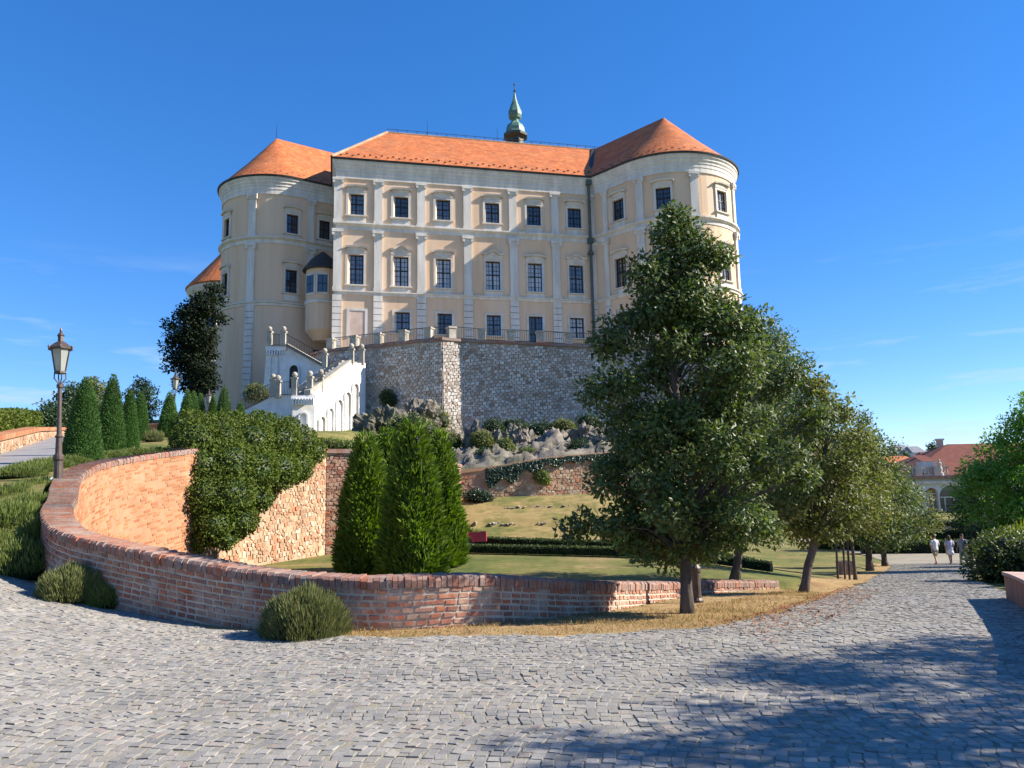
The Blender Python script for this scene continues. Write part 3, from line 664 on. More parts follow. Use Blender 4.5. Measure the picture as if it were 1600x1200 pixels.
def window(path, s, z0, z1, w, pane='pane', hood=0, surround=True):
    sm = M['trim' if z0 > 24 else 'tanstone']
    fr = path.frame(s); f = MB(); h = z1-z0; t = .09; n0, n1 = -.26, -.17
    f.fbox(fr, (-w/2, -w/2+t), (n0, n1), (z0, z1)).fbox(fr, (w/2-t, w/2), (n0, n1), (z0, z1))
    f.fbox(fr, (-w/2+t, w/2-t), (n0, n1), (z0, z0+t)).fbox(fr, (-w/2+t, w/2-t), (n0, n1), (z1-t, z1))
    f.fbox(fr, (-.065, .065), (n0, n1+.01), (z0+t, z1-t)).fbox(fr, (-w/2+t, w/2-t), (n0, n1+.012), (z0+h*.52, z0+h*.52+.09))
    g = .028
    for q in (-.5, .5): f.fbox(fr, (q*w*.5-g/2, q*w*.5+g/2), (n0+.02, n1-.02), (z0+t, z1-t))
    nz = 3 if h > 2 else 2
    for b0, b1 in ((z0, z0+h*.52), (z0+h*.52, z1)):
        for q in range(1, nz): zz = b0+(b1-b0)*q/nz; f.fbox(fr, (-w/2+t, w/2-t), (n0+.022, n1-.022), (zz-g/2, zz+g/2))
    o = f.build('window', M['frame'], castle)
    MB().fbox(fr, (-w/2+.03, w/2-.03), (-.275, -.235), (z0+.03, z1-.03)).build('pane', M[pane], o)
    if surround:
        a = MB(); b = .20
        a.fbox(fr, (-w/2-b, -w/2), (-.05, .07), (z0-.02, z1+b)).fbox(fr, (w/2, w/2+b), (-.05, .07), (z0-.02, z1+b)).fbox(fr, (-w/2, w/2), (-.05, .07), (z1, z1+b))
        a.build('surround', sm, o)
        sl = MB().fbox(fr, (-w/2-b-.1, w/2+b+.1), (-.05, .20), (z0-.14, z0-.022)); sl.build('sill', M['tanstone'], o)
        if hood: MB().fbox(fr, (-w/2-b+.05, w/2+b-.05), (-.02, .06), (z0-.75, z0-.142)).build('apron', M['trim'], o)
    if hood:
        a = MB(); zb = z1+.30; W2 = w/2+.34; pts = []
        n = 14
        for i in range(n+1):
            u = -1+2*i/n
            if hood == 1: r = .16*math.sqrt(max(0, 1-u*u))+.03          # low segmental head
            elif hood == 2: r = .10 + (.34*math.cos(u/.55*math.pi/2) if abs(u) < .55 else 0)   # raised in the middle
            else: r = .16*(1-abs(u)**3)
            pts.append((u*W2, r))
        o_, t_, m_ = fr
        def P(u_, n_, z_): return (o_[0]+t_[0]*u_+m_[0]*n_, o_[1]+t_[1]*u_+m_[1]*n_, z_)
        for (u0, r0), (u1, r1) in zip(pts[:-1], pts[1:]):
            a.hexa([P(u0, .26, zb+.16+r0), P(u1, .26, zb+.16+r1), P(u1, 0, zb+.16+r1), P(u0, 0, zb+.16+r0),
                    P(u0, .30, zb+.32+r0), P(u1, .30, zb+.32+r1), P(u1, 0, zb+.32+r1), P(u0, 0, zb+.32+r0)])
            a.hexa([P(u0*.86, .10, zb-.118), P(u1*.86, .10, zb-.118), P(u1*.86, -.02, zb-.118), P(u0*.86, -.02, zb-.118),
                    P(u0*.86, .12, zb+.158+r0), P(u1*.86, .12, zb+.158+r1), P(u1*.86, -.02, zb+.158+r1), P(u0*.86, -.02, zb+.158+r0)])
        a.build('hood', M['tanstone'], o)
    return o
def pilaster(path, s, w, levels=(0, 1, 2), batter=0.0):
    fr = path.frame(s)
    if 2 in levels:
        o = MB().fbox(fr, (-w/2, w/2), (-.05, .15), (STR2+.66, 29.2)).fbox(fr, (-w/2-.06, w/2+.06), (-.05, .20), (STR2+.655, STR2+.9)).build('pilaster', M['trim'], castle)
        c = MB().fbox(fr, (-w/2-.04, w/2+.04), (-.05, .20), (29.2, 29.5)).fbox(fr, (-w/2-.14, w/2+.14), (-.05, .30), (29.5, 29.73))
        for q in (-1, 1): c.fbox(fr, (q*(w/2+.02)-.1, q*(w/2+.02)+.1), (.10, .28), (29.26, 29.498))
        c.build('capital', M['trim'], o)
    if 1 in levels:
        o = MB().fbox(fr, (-w/2, w/2), (-.05, .17), (STR1+.36, 24.3)).fbox(fr, (-w/2-.06, w/2+.06), (-.05, .22), (STR1+.355, STR1+.65)).build('pilaster', M['trim'], castle)
        c = MB().fbox(fr, (-w/2-.03, w/2+.03), (-.05, .22), (24.3, 24.7)).fbox(fr, (-w/2-.16, w/2+.16), (-.05, .34), (24.7, 24.99))
        for q in (-1, 1): c.fbox(fr, (q*(w/2+.03)-.11, q*(w/2+.03)+.11), (.12, .32), (24.42, 24.698))
        c.build('capital', M['trim'], o)
    if 0 in levels:
        b = MB(); z = STR1-.02
        zl = 11.0 if batter else 12.9
        while z > zl:
            f = batter*(STR1-z+.3)/(STR1-BASE) if batter else 0
            b.fbox(fr, (-w/2-.04, w/2+.04), (-.1, .16+f), (z-.52, z)); z -= .575
        b.build('quoin_strip', M['trim'], castle)
# windows
cols = [(556, 2), (626, 2), (693, 2), (770, 2), (836, 2), (900, 2)]
ops = []; wins = []
for i, (px, _) in enumerate(cols):
    s = MN.at_col(px, 22)
    ops += [(s, 26.4, 28.35, 1.34), (s, 20.05, 22.75, 1.38)]
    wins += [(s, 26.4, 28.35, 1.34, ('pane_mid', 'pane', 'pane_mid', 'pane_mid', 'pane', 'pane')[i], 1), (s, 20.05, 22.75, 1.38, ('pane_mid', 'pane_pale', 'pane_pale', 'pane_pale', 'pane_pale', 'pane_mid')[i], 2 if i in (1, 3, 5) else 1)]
    s2 = MN.at_col(px+2, 16)
    if i: zb = 14.2 if i == 4 else 15.8; ops.append((s2, zb, 17.7, 1.36)); wins.append((s2, zb, 17.7, 1.36, ('pane', 'pane_mid', 'pane', 'pane_mid', 'pane', 'pane_pale')[i], 0))
    else: sb = s2
wall_open(MN, BASE, EAVE, ops, M['cream'])
for a in wins: window(MN, *a)
fr = MN.frame(sb)
MB().fbox(fr, (-.66, .66), (-.05, .03), (15.4, 17.7)).build('blind_window', M['blind'], castle)
MB().fbox(fr, (-.9, -.66), (-.05, .07), (15.3, 17.9)).fbox(fr, (.66, .9), (-.05, .07), (15.3, 17.9)).fbox(fr, (-.66, .66), (-.05, .07), (17.7, 17.9)).build('window_surround', M['trim'], castle)
for px, w in ((527, .72), (591, .72), (658, .72), (731, .72), (803, .72), (869, .72), (928, .6)): pilaster(MN, MN.at_col(px, 22), w)
# right wing
ops = []; wins = []
for px, lo in ((970, 1), (1041, 1), (1133, 1)):
    s = RW.at_col(px, 22); w = 1.3
    ops += [(s, 26.4, 28.4, w), (s, 20.05, 22.8, w), (s, 15.8, 17.7, w)]
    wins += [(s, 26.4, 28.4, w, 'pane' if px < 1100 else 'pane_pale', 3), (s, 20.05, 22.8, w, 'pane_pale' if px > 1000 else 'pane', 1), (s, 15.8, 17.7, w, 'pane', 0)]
wall_open(RW, BASE, EAVE, ops, M['cream'])
for a in wins: window(RW, *a)
for px, w in ((950, .5), (1004, .7), (1090, .75), (1151, .6)): pilaster(RW, RW.at_col(px, 22), w)
# left tower
ops = []; wins = []
for px, lv in ((455, 3), (352, 3), (506, 2)):
    s = LT.at_col(px, 22); w = 1.1
    ops.append((s, 26.1, 27.95, w)); wins.append((s, 26.1, 27.95, w, 'pane', 1))
    if lv == 3: ops.append((s, 20.4, 22.6, w)); wins.append((s, 20.4, 22.6, w, 'pane', 1))
wall_open(LT, BASE, EAVE, ops, M['cream'], batter=.45)
for a in wins: window(LT, *a)
pilaster(LT, LT.at_col(392, 22), .72, batter=.45); pilaster(LT, LT.at_col(484, 22), .6, (1, 2))
# mouldings, cornice, gutter
CORN = [(-.1, 29.74), (.10, 29.74), (.10, 30.15), (.14, 30.2), (.14, 30.5), (.20, 30.55), (.20, 30.7), (.30, 30.85), (.30, 31.0), (.42, 31.15), (.42, 31.35), (-.1, 31.35)]
B2 = [(-.1, STR2), (.06, STR2), (.06, STR2+.34), (.14, STR2+.4), (.30, STR2+.52), (.30, STR2+.64), (-.1, STR2+.65)]
B1 = [(-.1, STR1), (.10, STR1), (.12, STR1+.18), (.24, STR1+.24), (.24, STR1+.34), (-.1, STR1+.35)]
for pth in (MN, RW, LT):
    sweep(pth, CORN, 'cornice', M['trim']); sweep(pth, B2, 'string_course', M['trim']); sweep(pth, B1, 'string_course', M['trim'])
    sweep(pth, [(.36, 31.352), (.54, 31.352), (.58, 31.5), (.36, 31.5)], 'gutter', M['gutter'])
# roofs
def P3(p, z): return (p[0], p[1], z)
def lerp3(a, b, t): return tuple(a[i]+(b[i]-a[i])*t for i in range(3))
def loft(rows, name, m):
    V = [p for r_ in rows for p in r_]; n = len(rows[0]); Fs = [(i*n+j, i*n+j+1, (i+1)*n+j+1, (i+1)*n+j) for i in range(len(rows)-1) for j in range(n-1)]
    return obj(name, V, Fs, m, castle)
def mpt(u, b): return (MC[0]+UX[0]*u-UX[1]*b, MC[1]+UX[1]*u+UX[0]*b)
ov = .50; DEP = 15.0
e = [P3(mpt(-ov, -ov), 31.46), P3(mpt(26, -ov), 31.46), P3(mpt(26, DEP+ov), 31.46), P3(mpt(-ov, DEP+ov), 31.46)]
r0, r1 = P3(mpt(4.9, DEP/2), RIDGE), P3(mpt(32, DEP/2), RIDGE)
rf = MB(); rf.poly([e[0], P3(mpt(28, -ov), 31.46), r1, r0]); rf.poly([e[3], e[0], r0]); rf.poly([r1, P3(mpt(28, DEP+ov), 31.46), e[3], r0])
main_roof = rf.build('roof', M['tile'], castle)
def wing_roof(path, centre, ridge_end, n_flank_pts, flank_first):
    rows = [[], [], []]
    pts = [path.off(a, ov) for a in path.l]
    for i, q in enumerate(pts):
        flank = (i < n_flank_pts) if flank_first else (i >= len(pts)-n_flank_pts)
        ap = ridge_end if flank else centre
        a, b = P3(q, 31.46), P3(ap, RIDGE); rows[0].append(a); rows[1].append(lerp3(a, b, .45)[:2] + (31.46+(RIDGE-31.46)*.43,)); rows[2].append(b)
    return loft(rows, 'roof', M['tile'])
rw_roof = wing_roof(RW, RWC, (9.3, 78.2), 1, True)
lt_roof = wing_roof(LT, (-23.6, 74.2), (-17.8, 78.4), 1, False)
va, vb = Vector(P3(RW.off(0, .3), 31.66)), Vector((9.3, 78.2, RIDGE+.12)); sd = Vector((.22, .02, 0))
MB().quad(va-sd, va+sd, vb+sd, vb-sd).build('valley_flashing', M['gutter'], castle)
# ridge rail, snow guards, lightning rods
g = MB(); a, b = Vector(r0), Vector(r1)
for i in range(27): p = a.lerp(b, i/27); g.tube([p, p+Vector((0, 0, .42))], [.03, .03], 4)
g.tube([a+Vector((0, 0, .4)), b+Vector((0, 0, .4))], [.025, .025], 4); g.build('ridge_rail', M['iron'], main_roof)
g = MB(); g.tube([Vector(e[0])+Vector((0, 0, .05)), Vector(r0)+Vector((0, 0, .05))], [.13, .13], 6); g.tube([Vector(r0), Vector(r1)], [.14, .14], 6); g.build('ridge_tiles', M['warmmortar'], main_roof)
g = MB()
for i in range(46):
    u_ = .3+i*.52; p = Vector(P3(mpt(u_, -ov+.45+.35*(i % 2)), 0)); p.z = 31.46+.5+.3*(i % 2)
    g.box((p.x, p.y, p.z), (.2, .06, .10), ang)
tag(g.build('snow_guard', M['gutter'], main_roof), kind='stuff')
for path, roof in ((LT, lt_roof), (RW, rw_roof)):
    g = MB()
    for i, a in enumerate(np.arange(.5, path.L-.5, .55)):
        q = path.off(a, ov-.42-.35*(i % 2)); g.box((q[0], q[1], 31.85+.33*(i % 2)), (.2, .06, .10), math.atan2(path.frame(a)[1][1], path.frame(a)[1][0]))
    tag(g.build('snow_guard', M['gutter'], roof), kind='stuff')
for p, h in (((-23.6, 74.2, RIDGE), 1.7), (tuple(Vector(r0).lerp(Vector(r1), .15)), 1.6), (tuple(Vector(r0).lerp(Vector(r1), .42)), 1.6)):
    MB().tube([p, (p[0], p[1], p[2]+h)], [.03, .015], 4).build('lightning_rod', M['iron'], castle)
# downpipe in the corner, its hoppers
q = MN.off(MN.L-.45, .35)
g = MB().tube([(q[0], q[1], 31.1), (q[0], q[1], 13.0)], [.14, .14], 8); o = g.build('downpipe', M['pipe'], castle)
for z in (30.9, 25.1, 23.9): MB().box((q[0], q[1], z), (.5, .42, .5 if z > 24 else .25), ang).build('hopper', M['pipe'], o)
MB().fbox(RW.frame(.75), (-.45, .45), (-.05, .05), (13, 16.6)).build('door', M['frame'], castle)
# little oriel turret between tower and main block
oc = (-17.15, 68.3); g = MB()
g.lathe((oc[0], oc[1], 0), [(.75, 15.6), (1.15, 16.1), (1.5, 16.5), (1.5, 22.2)], 20); orl = g.build('oriel', M['cream'], castle)
MB().lathe((oc[0], oc[1], 0), [(1.5, 18.85), (1.62, 18.9), (1.62, 19.15), (1.5, 19.2)], 20).build('band', M['trim'], orl)
MB().lathe((oc[0], oc[1], 0), [(1.82, 22.1), (1.82, 22.25), (1.1, 23.2), (.15, 24.0)], 20).build('oriel_roof', M['gutter'], orl)
for a_ in (238, 283):
    c = (oc[0]+1.5*math.cos(R(a_)), oc[1]+1.5*math.sin(R(a_))); t_ = np.array((-math.sin(R(a_)), math.cos(R(a_)))); f_ = (np.array(c), t_, np.array((t_[1], -t_[0])))
    MB().fbox(f_, (-.55, .55), (-.2, .03), (19.7, 21.6)).build('surround', M['trim'], orl)
    MB().fbox(f_, (-.40, .40), (-.2, .045), (19.85, 21.45)).build('window', M['pane'], orl)
    g = MB().fbox(f_, (-.03, .03), (-.2, .06), (19.85, 21.45)).fbox(f_, (-.40, .40), (-.2, .063), (20.6, 20.68)).fbox(f_, (-.43, -.38), (-.2, .066), (19.8, 21.5)).fbox(f_, (.38, .43), (-.2, .066), (19.8, 21.5)); g.build('window_bar', M['frame'], orl)
MB().fbox(LT.frame(LT.L-3.3), (-.5, .5), (-.3, .5), (12.4, 15.2)).build('door', M['frame'], castle)
# copper bell turret behind the ridge
tc = (.95, 82.0); z0 = 33.5
tu = MB().lathe((tc[0], tc[1], 0), [(1.0, z0), (1.0, 40.2), (.98, 41.2)], 8, R(22.5)).build('bell_turret', M['copper_dark'], castle)
MB().lathe((tc[0], tc[1], 0), [(1.0, 41.2), (1.42, 41.45), (1.42, 41.75), (1.25, 41.82)], 8, R(22.5)).build('turret_cornice', M['copper_dark'], tu)
MB().lathe((tc[0], tc[1], 0), [(1.22, 41.82), (1.12, 42.1), (1.08, 42.45), (.92, 42.85), (.55, 43.2), (.42, 43.4), (.45, 43.55), (.68, 43.75), (.80, 44.1), (.80, 44.45), (.62, 44.95), (.38, 45.6), (.20, 46.2), (.09, 46.8)], 8, R(22.5)).build('onion_dome', M['copper'], tu)
MB().lathe((tc[0], tc[1], 0), [(.09, 46.8), (.05, 47.0), (.17, 47.1), (.05, 47.2), (.03, 47.75), (.11, 47.82), (.11, 47.95), (.02, 48.05)], 8).build('finial', M['iron'], tu)
for k in range(8):
    g_ = R(45*k+22.5+22.5); c = (tc[0]+.94*math.cos(g_), tc[1]+.94*math.sin(g_)); t_ = np.array((-math.sin(g_), math.cos(g_)))
    MB().fbox((np.array(c), t_, np.array((t_[1], -t_[0]))), (-.22, .22), (-.1, .02), (39.9, 40.95)).build('louvre', M['frame'], tu)
# the round tower further back on the left
bt = thing('round_tower', 'cream round tower with orange cone roof behind the dark tree', 'tower', (-32.3, 88, 9))
bc = (-32.3, 88, 0)
MB().lathe(bc, [(5.1, 6), (4.8, 16), (4.8, 25)], 40).build('wall', M['cream'], bt, smooth=False)
MB().lathe(bc, [(4.82, 23.9), (4.95, 24.0), (4.95, 24.7), (5.15, 24.9), (5.4, 25.3), (5.4, 25.6)], 40).build('cornice', M['trim'], bt)
MB().lathe(bc, [(4.85, 16.2), (5.0, 16.3), (5.0, 16.7), (4.85, 16.8)], 40).build('string_course', M['trim'], bt)
MB().lathe(bc, [(5.5, 25.55), (5.55, 25.7), (2.6, 29.3), (.1, 32.6)], 40).build('roof', M['tile'], bt)
for a_ in (205, 232, 258):
    c = (bc[0]+4.8*math.cos(R(a_)), bc[1]+4.8*math.sin(R(a_))); t_ = np.array((-math.sin(R(a_)), math.cos(R(a_)))); f_ = (np.array(c), t_, np.array((t_[1], -t_[0])))
    MB().fbox(f_, (-.75, .75), (-.2, .06), (20.3, 23.0)).build('window_surround', M['trim'], bt)
    MB().fbox(f_, (-.55, .55), (-.2, .075), (20.5, 22.8)).build('window', M['pane'], bt)
    MB().fbox(f_, (-.4, .4), (-.2, .08), (9, 16.0)).build('pilaster', M['trim'], bt)

# ------------------------------------------------------------------ terrace of the castle
TZ = 12.95
TW = [(-20.0, 64.0), (-14.6, 58.6), (-5.0, 54.7), (-3.7, 55.45), (7.4, 55.5), (19, 55.5)]
TWL = Path(TW).l
def tz(a): return float(np.interp(a, [TWL[3], TWL[4], TWL[5]], [TZ, TZ-.72, TZ-1.0]))
tw = thing('terrace_stone_wall', 'tall grey rubble stone wall carrying the castle terrace above the rocks', 'wall', (-5, 54.7, 6))
rubble_wall('', '', TW, lambda a: 4.0, lambda a: tz(a)-.2, M['rubble'], M['mortar'], .29, 290, .8, None, (.01, .075), tw, .35)
tp = Path(TW)
ss_ = sorted(set(tp.l.tolist()) | set(np.arange(0, tp.L, 1.0).tolist())); g = MB()
for a, b in zip(ss_[:-1], ss_[1:]):
    q0, q1, q2, q3 = tp.off(a, .12), tp.off(b, .12), tp.off(b, -.75), tp.off(a, -.75)
    za, zb_ = tz(a), tz(b); g.hexa([(*q0, za-.205), (*q1, zb_-.205), (*q2, zb_-.205), (*q3, za-.205), (*q0, za), (*q1, zb_), (*q2, zb_), (*q3, za)])
g.build('brick_edge', M['coping'], tw)
MB().poly([(x, y, tz(a_)-.25) for (x, y), a_ in zip(TW, TWL)] + [(22, 75, TZ-.9), (-20, 76, TZ-.2)]).build('terrace_floor', M['stone'], tw)
rail = thing('terrace_railing', 'iron terrace railing between short stone posts along the castle front', 'railing', (-5, 55, TZ))
a = tp.l[1]+.5
posts = np.arange(a, tp.l[4]+1.5, 2.15)
for s in posts:
    fr = tp.frame(s); fr = (fr[0]-fr[2]*.35, fr[1], fr[2])
    MB().fbox(fr, (-.28, .28), (-.28, .28), (tz(s)-.02, tz(s)+.78)).fbox(fr, (-.33, .33), (-.33, .33), (tz(s)+.78, tz(s)+.92)).build('post', M['stone'], rail)
for s0, s1 in zip(posts[:-1], posts[1:]):
    p0, p1 = tp.off(s0, -.35), tp.off(s1, -.35); g = MB(); t_ = (p1-p0)/np.linalg.norm(p1-p0); p0 = p0+t_*.28; p1 = p1-t_*.28
    for z in (.12, .95): g.tube([(*p0, tz(s0)+z), (*p1, tz(s1)+z)], [.028, .028], 4)
    for k in range(1, 12): q = p0+(p1-p0)*k/12; zq = tz(s0+(s1-s0)*k/12); g.tube([(*q, zq+.02), (*q, zq+.95)], [.016, .016], 4)
    g.build('rail_panel', M['iron'], rail)

# ------------------------------------------------------------------ white staircase
st = thing('white_staircase', 'white plastered outdoor staircase with arches and ball topped posts below the castle', 'staircase', tuple(at(475, 690, 50)))
def wallpoly(pxs, d0, d1, x0, x1, name, m, thick=.5, holes=()):
    """an upright wall face standing between two image columns, d0..d1 metres away, with real thickness"""
    pts = []
    for px, py in pxs:
        d = d0+(d1-d0)*(px-x0)/(x1-x0); pts.append(at(px, py, d))
    f = at(x0, 600, d0); l = at(x1, 600, d1); t = Vector((l.x-f.x, l.y-f.y, 0)).normalized(); n = Vector((t.y, -t.x, 0))
    k = len(pts); V = [tuple(p) for p in pts] + [tuple(p-n*thick) for p in pts]
    Fs = [tuple(range(k)), tuple(range(2*k-1, k-1, -1))] + [(i, i+k, (i+1) % k+k, (i+1) % k) for i in range(k)]
    return obj(name, V, Fs, m, st)
def arch(px0, px1, top, bot, d0, d1, x0, x1, m, name='arch', depth=.12):
    """arched recess: a surround standing proud and a flat back; a dark m paints the recess shade"""
    dd = lambda px: d0+(d1-d0)*(px-x0)/(x1-x0)-.02
    a = at(px0, bot, dd(px0)); b = at(px1, bot, dd(px1)); zt = at((px0+px1)/2, top, dd((px0+px1)/2)).z; zb = min(a.z, b.z)
    t = Vector((b.x-a.x, b.y-a.y, 0)); w = t.length; t.normalize(); n = Vector((t.y, -t.x, 0)); c = (a+b)/2; r_ = w/2; zs = zt-r_
    prof = [(-r_, zb), (r_, zb)] + [(r_*math.cos(g), zs+r_*math.sin(g)) for g in np.linspace(0, math.pi, 11)]
    def P(u_, o, z): q = c + t*u_ + n*o; return (q.x, q.y, z)
    MB().poly([P(u_, .03, z) for u_, z in prof]).build(name, m, st)
    g = MB(); pr = [(r_, zb)]+[(r_*math.cos(q), zs+r_*math.sin(q)) for q in np.linspace(0, math.pi, 11)]+[(-r_, zb)]
    for (u0, z0_), (u1, z1_) in zip(pr[:-1], pr[1:]):
        k0 = 1+.10/r_; f = lambda u_, z: (u_*k0, zs+(z-zs)*k0 if z > zs else z)
        (U0, Z0), (U1, Z1) = f(u0, z0_), f(u1, z1_)
        g.hexa([P(u0, .18, z0_), P(U0, .18, Z0), P(U1, .18, Z1), P(u1, .18, z1_), P(u0, .0, z0_), P(U0, .0, Z0), P(U1, .0, Z1), P(u1, .0, z1_)])
    g.build('arch_surround', M['white'], st)
# lower left flight
wallpoly([(378, 705), (458, 705), (458, 613), (420, 622), (383, 641)], 53, 50.3, 383, 458, 'lower_flight_wall', M['white'], 1.6)
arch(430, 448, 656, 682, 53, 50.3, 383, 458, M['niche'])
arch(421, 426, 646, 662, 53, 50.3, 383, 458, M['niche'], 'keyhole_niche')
# landing block in front
wallpoly([(457, 705), (492, 705), (492, 616), (457, 618)], 49.4, 49.8, 457, 492, 'landing_block', M['white'], 3.2)
arch(468, 478, 646, 700, 49.4, 49.8, 457, 492, M['white'], 'niche')
for k in range(8):
    p = at(459+k*4.4, 628, 49.35); MB().box((p.x, p.y-.1, p.z), (.11, .22, .42), 0).build('corbel', M['white'], st)
wallpoly([(455, 624), (493, 622), (493, 617), (455, 619)], 49.15, 49.5, 457, 492, 'landing_cornice', M['white'], .4)
# right flight, rising to the right and away
wallpoly([(491, 705), (571, 705), (571, 567), (549, 568), (487, 614), (491, 618)], 49.9, 55.5, 491, 571, 'upper_flight_wall', M['white'], .6)
for x0, x1, t_, b_ in ((497, 505, 651, 681), (510, 518, 638, 682), (523.5, 532, 625, 683), (536.5, 545, 613, 683), (549.5, 557, 600, 672)):
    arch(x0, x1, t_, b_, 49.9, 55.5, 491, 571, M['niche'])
wallpoly([(485, 616.5), (549, 568.5), (549, 562), (485, 609)], 49.8, 54, 491, 549, 'sloping_parapet', M['stone'], .5)
wallpoly([(470, 612), (512, 580), (512, 573), (470, 605)], 52.5, 55, 470, 512, 'sloping_parapet', M['stone'], .4)
# steps of the right flight
for k in range(14):
    f = k/13; p = at(487+f*64, 612-f*48, 51.2+f*4.2); MB().box((p.x-.7, p.y+.3, p.z-.2), (1.3, 1.6, .3), .75).build('step', M['stone'], st)
# upper flight and top landing against the castle
wallpoly([(409, 640), (520, 640), (520, 585), (505, 574), (447, 542), (417, 541)], 58.5, 57.0, 409, 520, 'top_flight_wall', M['white'], 1.4)
arch(453, 467, 571, 606, 58.5, 57.0, 409, 520, M['frame'])  # no opening is cut; near-black sheet stands for its shade
arch(424, 433, 556, 586, 58.5, 57.0, 409, 520, M['white'], 'niche')
wallpoly([(415, 548), (447, 547), (447, 538), (415, 540)], 58.2, 57.8, 409, 450, 'landing_cornice', M['white'], .5)
for k in range(8):
    p = at(418+k*4, 549, 58.1); MB().box((p.x, p.y-.05, p.z-.1), (.1, .2, .4)).build('corbel', M['white'], st)
wallpoly([(447, 542), (507, 575), (507, 570), (447, 536)], 57.7, 56.9, 447, 507, 'sloping_parapet', M['stone'], .4)
def ballpost(px, py, d, h=1.35, w=.34, ball=True):
    p = at(px, py, d); o = MB().box((p.x, p.y, p.z+h*.4), (w, w, h*.8)).box((p.x, p.y, p.z+h*.83), (w*1.3, w*1.3, h*.09)).build('post', M['stone'], st)
    if ball: MB().lathe((p.x, p.y, p.z+h*.87), [(.04, 0), (.13, .06), (.19, .18), (.16, .30), (.06, .38)], 12).build('ball', M['stone'], o)
for a in ((426, 620, 51), (434, 622, 51), (460, 618, 49.6), (484, 616, 49.8), (501, 613, 50.8), (507, 577, 55), (549, 570, 54.2), (565, 570, 55.2), (421, 541, 58.2), (443, 541, 57.9)): ballpost(*a)
def railing(p0, p1, h=.95, n=10, nm='railing'):
    g = MB(); up = Vector((0, 0, 1))
    for z in (.1, h): g.tube([p0+up*z, p1+up*z], [.025, .025], 4)
    for k in range(n+1): q = p0.lerp(p1, k/n); g.tube([q, q+up*h], [.016, .016], 4)
    g.build(nm, M['iron'], st)
railing(at(383, 641, 53), at(420, 622, 51.5), n=14); railing(at(437, 619, 51), at(457, 618, 50), n=8)
railing(at(487, 615, 50), at(500, 612, 50.5), n=5); railing(at(424, 541, 58), at(441, 541, 57.8), n=8); railing(at(447, 541, 57.6), at(505, 573, 56.8), n=22)
# ------------------------------------------------------------------ rocks below the castle
def hash_noise(x, y, seed, f):
    from mathutils import noise as nz
    return np.array([nz.fractal(Vector((a*f+seed, b*f-seed, seed*1.7)), 1.0, 2.1, 5) for a, b in zip(x.ravel(), y.ravel())]).reshape(x.shape)
xs = np.arange(-9.0, 20, .2); vs_ = np.linspace(0, 1, 80)
y0_ = np.interp(xs, [-9, D_[0], 1.5, E_[0], 14, 20], [40.2, D_[1]+.35, 41.55, E_[1]+.35, 44.85, 45.6])
X, T = np.meshgrid(xs, vs_); Y = y0_[None]*(1-T) + 57.5*T
n1 = hash_noise(X, Y, 3.3, .30); n2 = hash_noise(X, Y, 9.1, 1.0); n3 = 1-np.abs(hash_noise(X+.35*Y, Y, 5.7, .55))*2
ed = np.clip(T/.18, 0, 1)
Zr = np.interp(T, [0, .2, .45, .75, 1], [0, .55, 1.35, 2.2, 2.5]) + np.interp(X, [-9, D_[0], 1.5, E_[0], 20], [2.5, 2.5, 2.95, 3.4, 3.4]) + np.clip((-X-2)/4, 0, 1)*np.interp(T, [0, .3, .6, 1], [0.0, .4, 1.2, 1.0]) + (np.abs(n1)*.9 + np.abs(n2)*.4 + np.clip(n3, 0, 1)**2*.35 + (1-np.abs(hash_noise(X*2.6+.5*Y, Y*.55, 6.6, .8)))**3*.35 + hash_noise(X, Y, 2.2, 2.6)*.22)*ed
nx_ = len(xs); i = (np.arange(79)[:, None]*nx_ + np.arange(nx_-1)[None]).ravel()
tag(obj('rock_outcrop', np.stack([X.ravel(), Y.ravel(), Zr.ravel()], 1), np.stack([i, i+1, i+1+nx_, i+nx_], 1), M['rock'], smooth=True), kind='structure')
def boulder(label, p, s, seed, rz=0.0):
    import bmesh
    from mathutils import noise as nz
    bm = bmesh.new(); bmesh.ops.create_icosphere(bm, subdivisions=5, radius=1)
    for v in bm.verts:
        d = v.co.normalized(); k = nz.fractal(d*1.1+Vector((seed, 0, 0)), 1, 2, 3); q = nz.cell(d*2.3+Vector((seed, 2, 1)))
        e_ = d+nz.noise_vector(d*1.5+Vector((seed, 1, 0)))*.35; v.co = d*(1+.30*k+.20*nz.cell(e_*1.9+Vector((seed, 2, 1)))+.12*nz.cell(e_*4.1+Vector((2, seed, 1))) - .22*abs(nz.noise(d*5+Vector((0, seed, 0))))-.10*abs(nz.noise(d*11+Vector((0, seed, 0)))))
    bmesh.ops.scale(bm, vec=s, verts=bm.verts); me = bpy.data.meshes.new('boulder'); bm.to_mesh(me); bm.free(); me.materials.append(M['rock'])
    o = bpy.data.objects.new('boulder', me); C.objects.link(o); o.location = (p[0], p[1], p[2]-s[2]*.25); o.scale = (.8, .8, .9); o.rotation_euler = (seed*.3 % .4, 0, rz)
    tag(o, label, 'rock', 'rocks below the castle wall')
